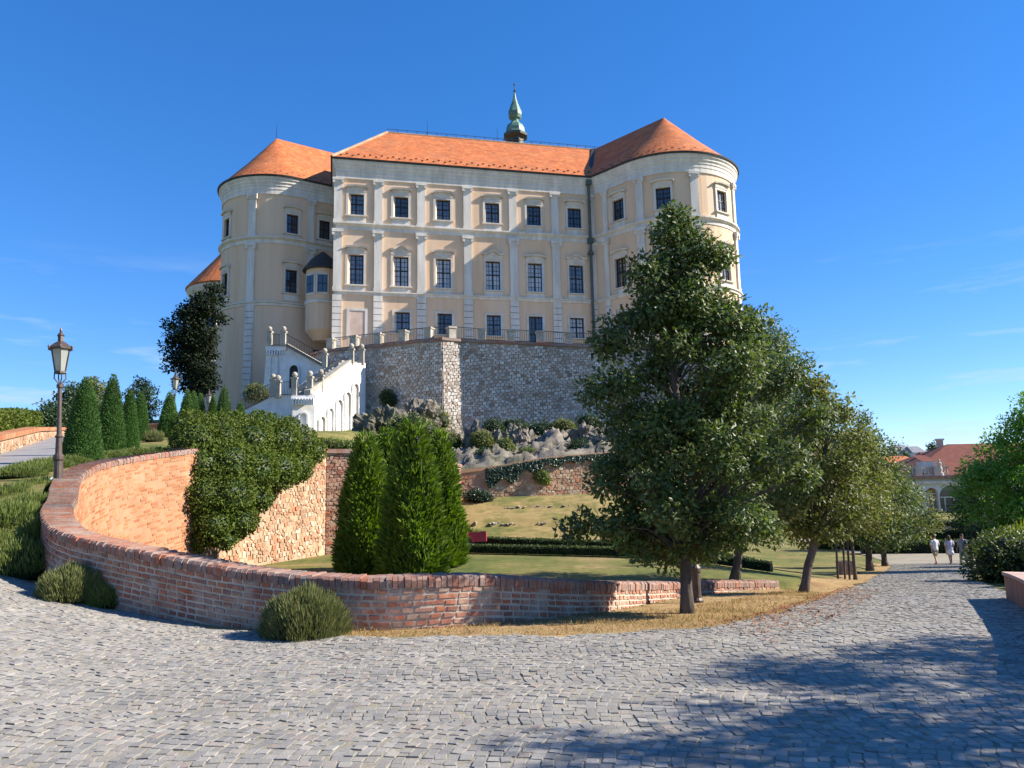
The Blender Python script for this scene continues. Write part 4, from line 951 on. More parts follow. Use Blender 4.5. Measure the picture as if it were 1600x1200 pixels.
for k, (px, py, d, s, lb) in enumerate((
    (595, 665, 47.5, (2.2, 1.6, 1.9), 'big rounded rock beside the foot of the white staircase'),
    (655, 652, 50, (1.9, 1.5, 1.6), 'pale rock at the foot of the stone wall corner'),
    (742, 690, 47, (.9, .8, 1.7), 'upright jagged grey rock left of the rock face'),
    (770, 700, 46.5, (.9, .8, 1.5), 'grey rock second from the left on the rock face'),
    (815, 690, 48, (1.3, .9, 1.5), 'pale pointed rock in the middle of the rock face'),
    (862, 692, 48, (1.1, .9, 1.2), 'blocky grey rock right of the pointed rock'),
    (908, 690, 48, (1.5, 1.0, 1.4), 'large light rock near the right end of the rock face'),
    (935, 700, 46.5, (1.1, .8, .9), 'low rock at the right end of the rock face'),
    (790, 712, 45.5, (1.6, .8, .6), 'flat rock on the top of the ivy wall'),
    (735, 716, 45.5, (1.0, .8, .8), 'small rock just above the left end of the ivy wall'))):
    boulder(lb, tuple(at(px, py, d)), s, k*3.7+1.1, k*.9)

# ------------------------------------------------------------------ foliage
def sphere_pts(n, c, r, shell=.55):
    d = unit(n); q = rng.random(n)**shell; return np.array(c) + d*np.array(r)*q[:, None], d
def crown_mesh(name, clumps, nl, Lg, m, parent=None, up=.25, ratio=.55, origin=None):
    P = []; D = []
    tot = sum(c[3] for c in clumps)
    for (x, y, z, wgt, r) in clumps:
        n = max(3, int(nl*wgt/tot)); p, d = sphere_pts(n, (x, y, z), r); P.append(p); D.append(d)
    P = np.concatenate(P); D = np.concatenate(D); n = len(P)
    ax = D*.6 + unit(n)*.8; ax[:, 2] -= .15
    nn = D*.95 + unit(n)*.5; nn[:, 2] += .45 + up
    L = Lg*rng.uniform(.6, 1.25, n)
    V, Fq = leaves(P, ax, nn, L, L*ratio*rng.uniform(.8, 1.2, n)); return obj(name, V, Fq, m, parent, origin)
def tree(name, label, base, prof, leaf, nl=12000, Lg=.09, tr=.13, nc=70, cr=.42, lean=(0, 0), fork=.35, group=None, seed=1, depth=.85, bark='bark', cat='tree', trunk_name='trunk', ratio=.55):
    """prof: [(height above base, left extent, right extent)...]; crown clumps fill that outline, limbs run out to them"""
    global rng
    rng = np.random.default_rng(seed); random.seed(seed)
    root = thing(name, label, cat, base, group); hs = np.array([p[0] for p in prof]); a = np.array([p[1] for p in prof]); b = np.array([p[2] for p in prof])
    Ht = hs[-1]; bx, by, bz = base
    def axis_at(h): f = h/Ht; return Vector((bx+lean[0]*f**.75, by+lean[1]*f, bz+h))
    tk = MB(); hh = np.linspace(-.15, Ht*.82, 12)
    wob = [Vector((random.uniform(-1, 1), random.uniform(-1, 1), 0))*tr*.5*min(1, i/3) for i in range(12)]
    pts = [axis_at(max(0, h))+w for h, w in zip(hh, wob)]; pts[0].z -= .15
    rad = [tr*(1.5 if i == 0 else 1.0)*(1-.9*max(0, h)/Ht)+.008 for i, h in enumerate(hh)]
    tk.tube(pts, rad, 9)
    clumps = []; tries = 0
    while len(clumps) < nc and tries < 4000:
        tries += 1
        h = random.uniform(hs[0], Ht); l, r_ = np.interp(h, hs, a), np.interp(h, hs, b); w = (r_-l)/2; cx0 = (l+r_)/2
        g = random.uniform(0, 2*math.pi); q = math.sqrt(random.random()); u_, v_ = q*math.cos(g), q*math.sin(g)*depth
        if random.random() > .25 + .75*q: continue
        s = min(cr, max(.12, w*.7))*random.uniform(.6, 1.25)
        w2 = max(0.02, w*random.uniform(.72, 1.2)-s*.6)
        x, y, z = bx+cx0+u_*w2, by+v_*w2, bz+h
        if any((x-c[0])**2+(y-c[1])**2+(z-c[2])**2 < (s*.72)**2 for c in clumps): continue
        clumps.append((x, y, z, s**2, (s, s, s*.72)))
        p1 = Vector((x, y, z)); h0 = max(hs[0]*1.0+.05, h-.75*math.hypot(x-bx, y-by)-.25*random.random()); p0 = axis_at(min(h0, Ht*.9)); mid = p0.lerp(p1, .5)+Vector((0, 0, .06*Ht*random.random()))
        r0_ = max(.008, tr*.42*(1-h0/Ht)); tk.tube([p0, mid, p1], [r0_, r0_*.6, .006], 5, cap=False)
        for _ in range(3):
            e1 = p1+Vector((random.uniform(-1, 1), random.uniform(-1, 1), random.uniform(-.5, .8)))*s*.8; tk.tube([mid.lerp(p1, .7), e1], [.007, .003], 3, cap=False)
    tk.build(trunk_name, M[bark], root, smooth=True)
    crown_mesh('crown', clumps, nl, Lg, M[leaf], root, ratio=ratio)
    return root
gH = lambda x, y: float(H(x, y))
def treeat(x, y, z=None): return (x, y, gH(x, y) if z is None else z)
tree('broadleaf_tree', 'tall bushy green tree on the dry verge just behind the road', treeat(2.45, 11.4), [(.8, -.7, .5), (1.05, -1.7, 1.0), (1.5, -1.95, 1.6), (2.2, -1.7, 1.95), (3.0, -1.35, 2.0), (3.7, -1.1, 1.75), (4.3, -.95, 1.4), (4.75, -.85, 1.15), (5.3, -.68, 1.0), (5.7, -.45, .6), (6.15, -.15, .12)],
     'leaf', 50000, .092, .082, 165, .37, seed=5, depth=.66)
tree('broadleaf_tree', 'green tree with a straight trunk on the garden lawn behind the brick wall', treeat(5.3, 19.2), [(1.1, -.9, 1.4), (2.0, -1.2, 2.0), (3.5, -1.0, 2.5), (4.6, -.4, 2.5), (5.3, .4, 2.2), (6.0, .8, 1.6)], 'leaf', 26000, .10, .10, 120, .55, lean=(.9, 0), seed=11, depth=1.7)
tree('broadleaf_tree', 'olive green tree with a leaning trunk at the end of the brick wall', treeat(5.92, 16.4), [(1.05, -.4, 1.0), (1.7, -.8, 1.8), (2.4, -.7, 2.1), (3.1, -.4, 1.9), (3.8, -.1, 1.5), (4.5, .3, .9)], 'leaf_olive', 15000, .095, .085, 80, .42, lean=(.95, 0), seed=21)
tree('broadleaf_tree', 'yellowish young tree held by stakes beside the lane', treeat(9.9, 23), [(1.3, -.8, 1.0), (2.0, -1.1, 1.5), (3.2, -1.1, 1.5), (4.2, -.8, .9), (5.0, -.3, .3)], 'leaf_olive', 9000, .10, .045, 55, .45, seed=31)
tree('broadleaf_tree', 'dark green tree with a pale trunk past the planter box', treeat(16.2, 36), [(1.3, -1.6, 2.0), (2.6, -2.2, 2.8), (4.5, -2.0, 2.6), (6.0, -1.3, 1.8), (7.3, -.4, .5)], 'leaf', 13000, .14, .15, 90, .75, seed=41)
tree('broadleaf_tree', 'rounded green tree at the far bend of the lane', treeat(21.6, 46), [(1.5, -2.2, 2.0), (3.0, -2.6, 2.5), (4.6, -2.2, 1.9), (5.6, -1.4, .9), (6.2, -.4, .2)], 'leaf', 12000, .17, .16, 90, .85, seed=51)
tree('broadleaf_tree', 'low pale green tree in front of the far garden building', treeat(31.5, 64), [(.8, -3.0, 3.2), (2.4, -3.2, 3.4), (4.6, -2.4, 2.0), (6.0, -1, .6)], 'leaf_olive', 9000, .2, .2, 80, 1.0, seed=61)
tree('tall_tree', 'tall green tree rising behind the verge tree against the sky', (15.3, 47, 0.5), [(2.0, -3.0, 3.0), (5.0, -3.6, 3.6), (8.0, -2.8, 3.2), (10.0, -1.6, 2.6), (11.6, -.3, 1.2)], 'leaf', 16000, .2, .25, 130, 1.0, seed=66)
# right of the lane
tree('bright_green_tree', 'bright green leafy tree at the right edge above the shrubs', treeat(21.3, 32), [(.9, -2.2, 3), (2.5, -2.9, 3.6), (4.5, -2.5, 3.4), (6.0, -1.5, 2.8), (7.1, -.2, 1.7)], 'leaf_bright', 40000, .15, .14, 150, .8, seed=71)
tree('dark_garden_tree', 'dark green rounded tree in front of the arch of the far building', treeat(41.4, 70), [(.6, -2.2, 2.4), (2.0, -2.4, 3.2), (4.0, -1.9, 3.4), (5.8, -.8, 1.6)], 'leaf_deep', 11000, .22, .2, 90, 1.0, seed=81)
# trees beyond the right edge of the picture, whose shade lies on the road
tree('shade_tree', 'broad tree beyond the right edge shading the near cobbles', (10.0, 5.2, .0), [(2.3, -1.6, 2), (3.2, -2.4, 3), (4.6, -2.1, 3), (5.6, -1.5, 2), (6.4, -.5, .6)], 'leaf', 10500, .12, .16, 66, .5, seed=91)
tree('shade_tree', 'second broad tree beyond the right edge next to the sandstone parapet', (13.0, 7.3, .0), [(2.0, -2, 2), (3.2, -2.6, 3), (4.6, -2.4, 3), (6.2, -1.6, 2), (7.2, -.4, .6)], 'leaf', 12000, .13, .18, 62, .6, seed=93)
# around the castle and behind the cones
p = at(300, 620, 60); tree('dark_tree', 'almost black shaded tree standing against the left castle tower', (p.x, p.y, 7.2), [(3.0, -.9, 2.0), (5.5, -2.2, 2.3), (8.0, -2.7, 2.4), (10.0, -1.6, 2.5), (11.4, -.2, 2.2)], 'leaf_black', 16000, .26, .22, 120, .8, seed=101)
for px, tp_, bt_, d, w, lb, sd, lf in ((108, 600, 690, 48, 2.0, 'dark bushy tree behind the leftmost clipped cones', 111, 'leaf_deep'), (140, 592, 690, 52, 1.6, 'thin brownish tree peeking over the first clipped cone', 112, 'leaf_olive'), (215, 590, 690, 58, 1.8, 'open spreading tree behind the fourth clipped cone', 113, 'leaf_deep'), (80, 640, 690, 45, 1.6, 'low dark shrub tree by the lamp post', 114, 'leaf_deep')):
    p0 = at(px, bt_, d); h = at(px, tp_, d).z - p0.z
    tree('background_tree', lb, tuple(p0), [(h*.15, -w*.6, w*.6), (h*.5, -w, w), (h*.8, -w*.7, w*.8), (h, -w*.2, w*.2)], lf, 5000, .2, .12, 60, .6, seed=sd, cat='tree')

def cone(name, label, base, h, r, m, n, Lg, group, tip=.55, seed=1, rag=.05, cat='conifer', ragged=False):
    global rng
    rng = np.random.default_rng(seed); root = thing(name, label, cat, base, group); x, y, z = base
    prof = lambda t: r*np.clip(1-t, 0, 1)**tip*np.clip(.86+1.4*t, 0, 1)
    core = MB().lathe((x, y, z), [(max(.02, float(prof(t))*.90), t*h*.97) for t in np.linspace(0, 1, 14)], 18); core.build('dark_shade_core', M['leaf_black'], root)  # dark solid added inside to block light and shade the gaps
    t = 1-np.sqrt(rng.random(n)); t = np.clip(t*1.02, 0, .995); g = rng.random(n)*2*math.pi; lump = 1+rag*np.sin(g*5+t*9)+rag*np.sin(g*3-t*17)
    rr = prof(t)*(rng.uniform(.72, 1.02, n) if ragged else rng.uniform(.86, 1.03, n))*lump
    P = np.stack([x+rr*np.cos(g), y+rr*np.sin(g), z+t*h], 1); D = np.stack([np.cos(g), np.sin(g), np.full(n, 1.1)], 1)+unit(n)*.75
    nn = np.stack([np.cos(g), np.sin(g), np.zeros(n)], 1)+unit(n)*.7; L = Lg*rng.uniform(.6, 1.3, n)
    V, Fq = leaves(P, D, nn, L, L*(.26 if ragged else .36)); obj('foliage', V, Fq, M[m], root); return root
# tall garden thujas
for px, d, tp_, r, lb, sd in ((645, 19.6, 660, .86, 'tallest bright green thuja in front of its cluster', 1), (571, 21.2, 682, .76, 'left dark green thuja of the garden cluster', 2), (686, 23.6, 676, .80, 'right hand thuja of the garden cluster', 3), (606, 23.2, 672, .82, 'thuja at the back of the garden cluster', 4)):
    x = at(px, 800, d).x; b = treeat(x, d); cone('garden_thuja', lb, b, at(px, tp_, d).z-b[2], r, 'thuja', 12500, .23, 'tall thujas on the garden lawn', .46, sd, .07, ragged=True)
# clipped cones along the upper road
for k, (px, tp_, bs, d, w, lb) in enumerate(((127, 585, 738, 19, 56, 'largest clipped cone nearest the tall lamp post'), (170, 582, 724, 22, 44, 'second clipped cone from the tall lamp post'), (199, 606, 714, 26, 30, 'third clipped cone from the tall lamp post'),
        (217, 610, 704, 31, 27, 'fourth clipped cone from the tall lamp post'), (262, 610, 700, 34, 30, 'clipped cone standing beside the second lamp post'), (290, 607, 690, 40, 26, 'first clipped cone right of the second lamp post'),
        (300, 609, 690, 43, 22, 'second clipped cone right of the second lamp post'), (311, 612, 690, 46, 20, 'third clipped cone right of the second lamp post'), (331, 615, 690, 47, 18, 'narrow clipped cone beside the third lamp post'),
        (348, 601, 690, 46, 28, 'clipped cone in front of the castle tower base'), (374, 626, 690, 47, 20, 'small clipped cone beside the foot of the stairs'))):
    c = at(px, bs, d); zb = float(upper(c.x, d)); cone('clipped_cone', lb, (c.x, d, zb-.03), at(px, tp_, d).z-zb-.05, w*d/1200*.53, 'cone', 14000 if k < 4 else 6000, .07 if k < 4 else .10, 'clipped cones along the upper road', .62, 20+k, .012)

def mass(name, label, cat, centres, n, Lg, m, group=None, seed=1, ratio=.6, core=True, base=None, corem='leaf_black', shell=.25):
    """leafy mass of overlapping domes: centres [(x, y, z, rx, ry, rz)...]"""
    global rng
    rng = np.random.default_rng(seed); C0 = np.array(centres); b = base or (C0[:, 0].mean(), C0[:, 1].mean(), float((C0[:, 2]-C0[:, 5]).min()))
    root = thing(name, label, cat, b, group); P = []; D = []; tot = (C0[:, 3]*C0[:, 5]).sum()
    import bmesh
    if core:
        bm = bmesh.new()
        for c in centres:
            r_ = bmesh.ops.create_icosphere(bm, subdivisions=2, radius=1)
            for v in r_['verts']: v.co = Vector((c[0]+v.co.x*c[3]*.76, c[1]+v.co.y*c[4]*.76, c[2]+v.co.z*c[5]*.76))
        V = [tuple(v.co) for v in bm.verts]; Fs = [tuple(v.index for v in f.verts) for f in bm.faces]; bm.verts.index_update()
        Fs = [tuple(v.index for v in f.verts) for f in bm.faces]; obj('shade_core', V, Fs, M[corem], root); bm.free()  # solid dark domes inside, their colour is the shade between leaves
    for c in centres:
        k = int(n*c[3]*c[5]/tot); d = unit(k); q = rng.random(k)**shell*(1+.10*np.sin(d[:, 0]*9+c[0])*np.sin(d[:, 2]*8)+rng.normal(0, .035, k)); P.append(np.array(c[:3])+d*np.array(c[3:])*q[:, None]); D.append(d)
    P = np.concatenate(P); D = np.concatenate(D); n = len(P); ax = D*.7+unit(n)*.8; nn = D+unit(n)*.7; nn[:, 2] += .4; L = Lg*rng.uniform(.6, 1.25, n)
    V, Fq = leaves(P, ax, nn, L, L*ratio); obj('foliage', V, Fq, M[m], root); return root
# great creeper tumbling over the retaining wall
cs = []
for px, py, d, r in ((300, 690, 22.6, .75), (330, 685, 23.2, .8), (305, 730, 22.3, .8), (345, 725, 22.8, .85), (310, 775, 22.0, .72), (350, 775, 22.4, .75), (325, 820, 22.0, .62), (365, 815, 22.5, .55), (380, 690, 24.2, .8), (385, 735, 23.6, .85), (392, 780, 23.4, .5), (425, 690, 25.3, .8), (425, 735, 24.8, .75),
                      (460, 695, 26.4, .7), (455, 730, 26, .62), (482, 705, 27.3, .5), (300, 845, 21.9, .35), (345, 845, 22.0, .3), (400, 668, 25, .6), (290, 668, 23.5, .6), (350, 668, 24.2, .6), (440, 672, 26.3, .5)):
    p = at(px, py, d); cs.append((p.x+.15, p.y, p.z, r, r, r*.92))
mass('creeper', 'dense green creeper tumbling over the retaining wall beside the staircase', 'creeper', cs, 60000, .085, 'ivy', seed=3, ratio=.75, base=(-8.6, 24, 0), corem='leaf_deep', shell=.16)
# ivy on the upper retaining wall, hugging the stone face
iv = Path([D_, (1.5, 41.2), E_, (14, 44.5)])
n = 15000; a_ = rng.uniform(1.3, iv.L-.5, n); hang = np.interp(a_, [1.3, 2.0, 4.0, 6.5, 8.2, 9.2, 11, 17], [.9, 1.15, .55, .35, .8, 1.7, 2.9, 2.9])*(.8+.25*np.sin(a_*5.1)); dz = rng.random(n)**.9*hang
P = np.array([[*iv.off(s, .04+.12*rng.random())] for s in a_]); zt = np.interp(a_, [0, 2, 4.5, 8, 10.2, 17.5], [2.72, 2.95, 3.35, 3.62, 3.68, 3.6])
ivy = thing('wall_ivy', 'dark ivy hanging from the top of the pale retaining wall', 'ivy', (2, 42, 2))
D = unit(n)*.7; D[:, 2] -= .8; nn = np.tile((0, -1, .4), (n, 1))+unit(n)*.6; L = rng.uniform(.07, .14, n)
V, Fq = leaves(np.stack([P[:, 0], P[:, 1], zt+.12-dz], 1), D, nn, L, L*.8); obj('foliage', V, Fq, M['ivy_dark'], ivy)
# shrubs on the rocks and walls
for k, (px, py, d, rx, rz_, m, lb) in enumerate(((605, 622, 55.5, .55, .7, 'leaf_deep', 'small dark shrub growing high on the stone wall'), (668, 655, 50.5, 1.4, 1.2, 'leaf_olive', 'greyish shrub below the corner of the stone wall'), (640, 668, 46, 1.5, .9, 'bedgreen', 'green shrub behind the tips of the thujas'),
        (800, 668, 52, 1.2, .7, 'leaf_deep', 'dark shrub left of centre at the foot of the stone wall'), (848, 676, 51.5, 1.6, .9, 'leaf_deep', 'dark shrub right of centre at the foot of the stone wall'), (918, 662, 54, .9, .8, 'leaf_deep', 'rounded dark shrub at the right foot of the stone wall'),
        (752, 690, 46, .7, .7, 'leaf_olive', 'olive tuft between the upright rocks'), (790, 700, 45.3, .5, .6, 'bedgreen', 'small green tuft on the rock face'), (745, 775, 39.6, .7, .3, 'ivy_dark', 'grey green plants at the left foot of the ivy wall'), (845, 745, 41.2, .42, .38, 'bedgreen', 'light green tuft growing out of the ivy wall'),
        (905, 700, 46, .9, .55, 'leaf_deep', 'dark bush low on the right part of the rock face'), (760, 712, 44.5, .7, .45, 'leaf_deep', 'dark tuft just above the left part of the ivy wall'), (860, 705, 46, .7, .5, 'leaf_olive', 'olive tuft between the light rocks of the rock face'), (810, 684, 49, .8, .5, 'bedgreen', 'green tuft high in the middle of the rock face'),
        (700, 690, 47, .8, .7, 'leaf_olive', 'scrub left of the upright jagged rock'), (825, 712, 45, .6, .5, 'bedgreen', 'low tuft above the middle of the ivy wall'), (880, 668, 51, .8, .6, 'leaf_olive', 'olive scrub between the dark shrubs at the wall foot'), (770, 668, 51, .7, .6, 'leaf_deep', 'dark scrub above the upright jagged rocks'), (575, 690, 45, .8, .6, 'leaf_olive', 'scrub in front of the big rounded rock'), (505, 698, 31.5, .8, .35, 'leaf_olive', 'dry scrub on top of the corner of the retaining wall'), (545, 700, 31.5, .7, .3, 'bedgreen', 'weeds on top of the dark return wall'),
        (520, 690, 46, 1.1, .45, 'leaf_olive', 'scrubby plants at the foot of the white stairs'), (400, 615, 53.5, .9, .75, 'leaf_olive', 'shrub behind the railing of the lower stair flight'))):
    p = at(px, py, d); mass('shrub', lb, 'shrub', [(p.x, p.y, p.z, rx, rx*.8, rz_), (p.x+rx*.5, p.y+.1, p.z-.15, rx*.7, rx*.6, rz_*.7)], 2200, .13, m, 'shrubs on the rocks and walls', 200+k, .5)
# lavender bushes at the wall
def spiky(name, label, base, r, h, n, Lg, m, group=None, seed=1, cat='shrub', wd=.010):
    global rng
    rng = np.random.default_rng(seed); root = thing(name, label, cat, base, group); x, y, z = base
    d = unit(n); d[:, 2] = np.abs(d[:, 2]); q = rng.random(n)**.35
    lump = 1+.10*np.sin(d[:, 0]*7+seed)*np.cos(d[:, 1]*6)
    P = np.stack([x+d[:, 0]*r*q*lump*.86, y+d[:, 1]*r*q*lump*.86, z+d[:, 2]*h*q*lump*.80], 1)
    D = d*.55+unit(n)*.22; D[:, 2] += .75; L = Lg*rng.uniform(.5, 1.25, n)
    core = MB().lathe((x, y, z-.05), [(r*.62, 0), (r*.70, h*.25), (r*.55, h*.55), (r*.25, h*.70), (.02, h*.74)], 14); core.build('shade_mound', M['leaf_black'], root)  # near-black mound inside, painted shade between the stems
    V, Fq = leaves(P, D, unit(n), L, np.full(n, wd)*rng.uniform(.7, 1.4, n), .05); obj('stems', V, Fq, M[m], root); return root
spiky('lavender_bush', 'rounded lavender bush in front of the brick wall at the centre left', (-2.55, 9.55, gH(-2.55, 9.3)-.02), .58, .66, 17000, .11, 'lavender', 'lavender bushes by the wall', 1)
spiky('lavender_bush', 'smaller lavender bush where the wall curves away', (-6.25, 11.1, gH(-6.25, 10.8)-.02), .52, .56, 13000, .105, 'lavender', 'lavender bushes by the wall', 2)
spiky('lavender_bush', 'little dark lavender tuft tucked behind the smaller bush', (-5.75, 11.05, gH(-5.7, 10.8)-.02), .28, .36, 4000, .10, 'bedgreen', 'lavender bushes by the wall', 3)
# low bed plants round the lamp and along the wall top
bed = [(40, 862, 12.3, .62, .48), (8, 850, 12.6, .55, .5), (20, 800, 13.2, .62, .42), (65, 825, 12.9, .35, .4), (22, 770, 14.4, .6, .35), (62, 760, 15.0, .5, .32), (52, 785, 13.9, .5, .35)]
for k, (px, py, d, r, h) in enumerate(bed):
    p = at(px, py, d); spiky('bed_shrub', ('front mound of the planted bank beside the wall end', 'left front mound of the planted bank at the picture edge', 'mid height mound of the planted bank', 'small mound pressed against the curved wall', 'upper left mound of the bank by the upper road', 'mound just below the tall lamp post', 'mound between the lamp post and the lower bank')[k], (p.x, p.y, p.z-h*.7), r*1.15, h*1.25, 5200, .13, 'bedgreen', 'low mounds on the planted bank', 40+k, wd=.014)
for k, t in enumerate(np.linspace(0, 1, 9)):
    y = 15.6+t*7.5; x = float(np.interp(y, XBY, XBX))-.75; spiky('edging_plant', ('first', 'second', 'third', 'fourth', 'fifth', 'sixth', 'seventh', 'eighth', 'ninth')[k]+' low green edging plant from the tall lamp post along the wall top', (x, y, float(upper(x, y))-.03), .62, .26, 2400, .10, 'bedgreen', 'edging plants along the wall top', 60+k, 'plant', .014)
p = at(240, 697, 30); spiky('tan_shrub', 'small rounded tan shrub at the end of the upper bed', (p.x, p.y, float(upper(p.x, 30))), .45, .5, 2500, .14, 'lavender', None, 77)
# hedges: a box of leaves along a line
def hedge(name, label, pts, h, w, m, n, Lg, zf, group=None, seed=1, cat='hedge'):
    global rng
    rng = np.random.default_rng(seed); p = Path(pts); root = thing(name, label, cat, (*p.pos(p.L/2), float(zf(*p.pos(p.L/2)))), group)
    ss = np.linspace(0, p.L, max(2, int(p.L/.6))); V = []
    for a in ss:
        for o, q in ((w/2*.88, 0), (w/2*.88, .9), (-w/2*.88, .9), (-w/2*.88, 0)):
            c = p.off(a, o); V.append((c[0], c[1], float(zf(c[0], c[1]))+h*q))
    k = len(ss); Fs = [(i*4+j, (i+1)*4+j, (i+1)*4+(j+1) % 4, i*4+(j+1) % 4) for i in range(k-1) for j in range(4)] + [(0, 1, 2, 3), ((k-1)*4+3, (k-1)*4+2, (k-1)*4+1, (k-1)*4)]
    obj('shade_core', V, Fs, M['leaf_black'], root)  # dark inner box, its colour is the shade between hedge leaves
    a = rng.random(n)*p.L; side = rng.random(n); o = np.where(side < .42, w/2, np.where(side < .52, -w/2, rng.uniform(-w/2, w/2, n))); q = np.where(side < .52, rng.random(n), 1.0)
    P = np.array([p.off(s, oo*rng.uniform(.9, 1.06)) for s, oo in zip(a, o)]); z = np.array([float(v) for v in zf(P[:, 0], P[:, 1])])+q*h*rng.uniform(.92, 1.05, n)
    D = unit(n); D[:, 2] += .4; nn = unit(n); nn[:, 2] += .6; L = Lg*rng.uniform(.6, 1.2, n); V, Fq = leaves(np.stack([P[:, 0], P[:, 1], z], 1), D, nn, L, L*.6); obj('foliage', V, Fq, M[m], root)
    return root
hedge('box_hedge', 'front low box hedge crossing the garden lawn', [(-2.6, 29.4), (2.5, 26.6), (7.6, 23.4)], .27, .4, 'box', 9000, .06, zg, 'low hedges on the lawn', 1)
hedge('box_hedge', 'rear low box hedge crossing the garden lawn', [(-2.2, 32.6), (3.5, 29.6), (8.2, 27.0)], .27, .4, 'box', 8000, .06, zg, 'low hedges on the lawn', 2)
fz = lambda x, y: gz(np.clip(x, 0, None), y)
for k, (pts, lb, h) in enumerate((([(26.5, 60), (33, 59), (40, 58)], 'front box hedge of the far garden beyond the walkers', .9), ([(25.5, 66), (29.5, 61.5)], 'slanting box hedge at the left of the far garden', .8), ([(28, 72), (36, 71), (44, 71)], 'middle box hedge of the far garden', .8), ([(27, 84), (38, 83), (50, 83)], 'rear box hedge of the far garden', .8))):
    hedge('garden_hedge', lb, pts, h, 1.0, 'box', 4500, .14, fz, 'box hedges of the far garden', 10+k)
hedge('vine_hedge', 'green vines growing above the low wall of the upper road', [(-16.6, 22.6), (-21.2, 31), (-29.2, 46)], 1.2, 1.8, 'ivy', 14000, .14, lambda x, y: upper(x, y)+.1, None, 21)
# right hand shrubs
p = (12.6, 16.8); mass('laurel_bush', 'dark glossy laurel hedge behind the end of the sandstone parapet', 'bush', [(p[0], p[1]-.1, .05, 1.1, .9, .95), (p[0]+1.6, p[1]+.1, .15, 1.3, 1.1, 1.0), (p[0]+1.0, p[1]+1.9, -.1, 1.3, 1.2, 1.0), (p[0]+3.1, p[1]+.8, .25, 1.3, 1.2, 1.05), (p[0]+.4, p[1]+3.8, -.5, 1.1, 1.2, .95)], 30000, .10, 'leaf', seed=5, shell=.14)
mass('dark_bush', 'tall dark clipped bush beside the walkers', 'bush', [(24.2, 40, -1.3, 1.1, 1.2, 1.6), (25.6, 41.2, -1.3, 1.3, 1.3, 1.9)], 7000, .11, 'leaf_deep', seed=6)
mass('bright_bush', 'bright green bush below the right edge tree', 'bush', [(29.5, 46.5, -1.7, 1.6, 1.4, 1.8), (32, 46.5, -1.2, 1.6, 1.3, 1.8)], 5000, .15, 'leaf_bright', seed=7)
spiky('golden_shrub', 'spiky yellow green shrub in front of the bright tree', (18.3, 28.0, -1.3), 1.2, 1.5, 4200, .42, 'yellowgreen', None, 8, wd=.03)
mass('pale_bush', 'low pale green bush behind the laurel', 'bush', [(17.2, 23.6, -.7, 1.6, 1.2, .8), (19.5, 24, -.6, 1.6, 1.2, .8)], 5000, .10, 'leaf_olive', seed=9)
# ------------------------------------------------------------------ lamps
def lamp(label, base, h=3.0, tilt=(0, 0)):
    root = thing('lamp_post', label, 'street lamp', base, 'lantern lamp posts'); x, y, z = base
    s = h/3.0; hp = 1.95*s
    post = MB().lathe((x, y, z-.05), [(.115, 0), (.115, .10), (.085, .14), (.080, .55), (.10, .58), (.10, .64), (.062, .70), (.055, 1.0), (.075, 1.03), (.045, 1.08), (.038, hp), (.06, hp+.02), (.06, hp+.08), (.03, hp+.10)], 14).build('post', M['lampiron'], root, smooth=False)
    zl = z+hp+.05; zb = zl+.22; zt = zb+.46
    br = MB()
    for k in range(4):
        g = R(45+90*k); c, d = math.cos(g), math.sin(g); br.tube([(x+.03*c, y+.03*d, zl), (x+.105*c, y+.105*d, zl+.10), (x+.10*c, y+.10*d, zb)], [.012]*3, 5)
    br.build('bracket', M['lampiron'], post)
    lan = MB()
    rb, rt = .10, .178
    for k in range(6):
        g = R(60*k); c, d = math.cos(g), math.sin(g); lan.tube([(x+rb*c, y+rb*d, zb), (x+rt*c, y+rt*d, zt)], [.013]*2, 4)
    lan.lathe((x, y, 0), [(rb+.02, zb-.02), (rb+.02, zb+.02)], 6); lan.build('lantern_frame', M['lampiron'], root)
    roof = MB().lathe((x, y, 0), [(rt+.045, zt), (rt+.05, zt+.035), (.13, zt+.12), (.07, zt+.16), (.058, zt+.17), (.058, zt+.27), (.075, zt+.285), (.045, zt+.33), (.02, zt+.36), (.028, zt+.39), (.006, zt+.46)], 6).build('lantern_roof', M['lampiron'], root)
    for k in range(6):
        g = R(60*k); c, d = math.cos(g), math.sin(g); MB().lathe((x+(rt+.05)*c, y+(rt+.05)*d, zt+.01), [(.018, 0), (.024, .03), (.004, .07)], 5).build('roof_knob', M['lampiron'], roof)
    for k in range(6):
        g0, g1 = R(60*k), R(60*k+60); q = .96
        MB().quad((x+rb*q*math.cos(g0), y+rb*q*math.sin(g0), zb+.01), (x+rb*q*math.cos(g1), y+rb*q*math.sin(g1), zb+.01), (x+rt*q*math.cos(g1), y+rt*q*math.sin(g1), zt-.005), (x+rt*q*math.cos(g0), y+rt*q*math.sin(g0), zt-.005)).build('pane', M['lampglass'], root)
    root.rotation_euler = (tilt[1], tilt[0], 0)
    return root
p = at(91, 757, 15); lamp('tall brown lantern lamp post nearest on the left beside the wall', (p.x, p.y, p.z-.05), 3.05, (R(-2.6), 0))
p = at(270, 690, 36); lamp('lantern lamp post among the clipped cones in mid distance', (p.x, 36, at(270, 583, 36).z-3.0))
p = at(324, 690, 50); lamp('farthest lantern lamp post in front of the castle tower', (p.x, 50, at(324, 611, 50).z-3.0))
lamp('lamp post standing hidden behind the trunk of the tall verge tree', (3.10, 13.6, gH(3.10, 13.6)), 3.0)

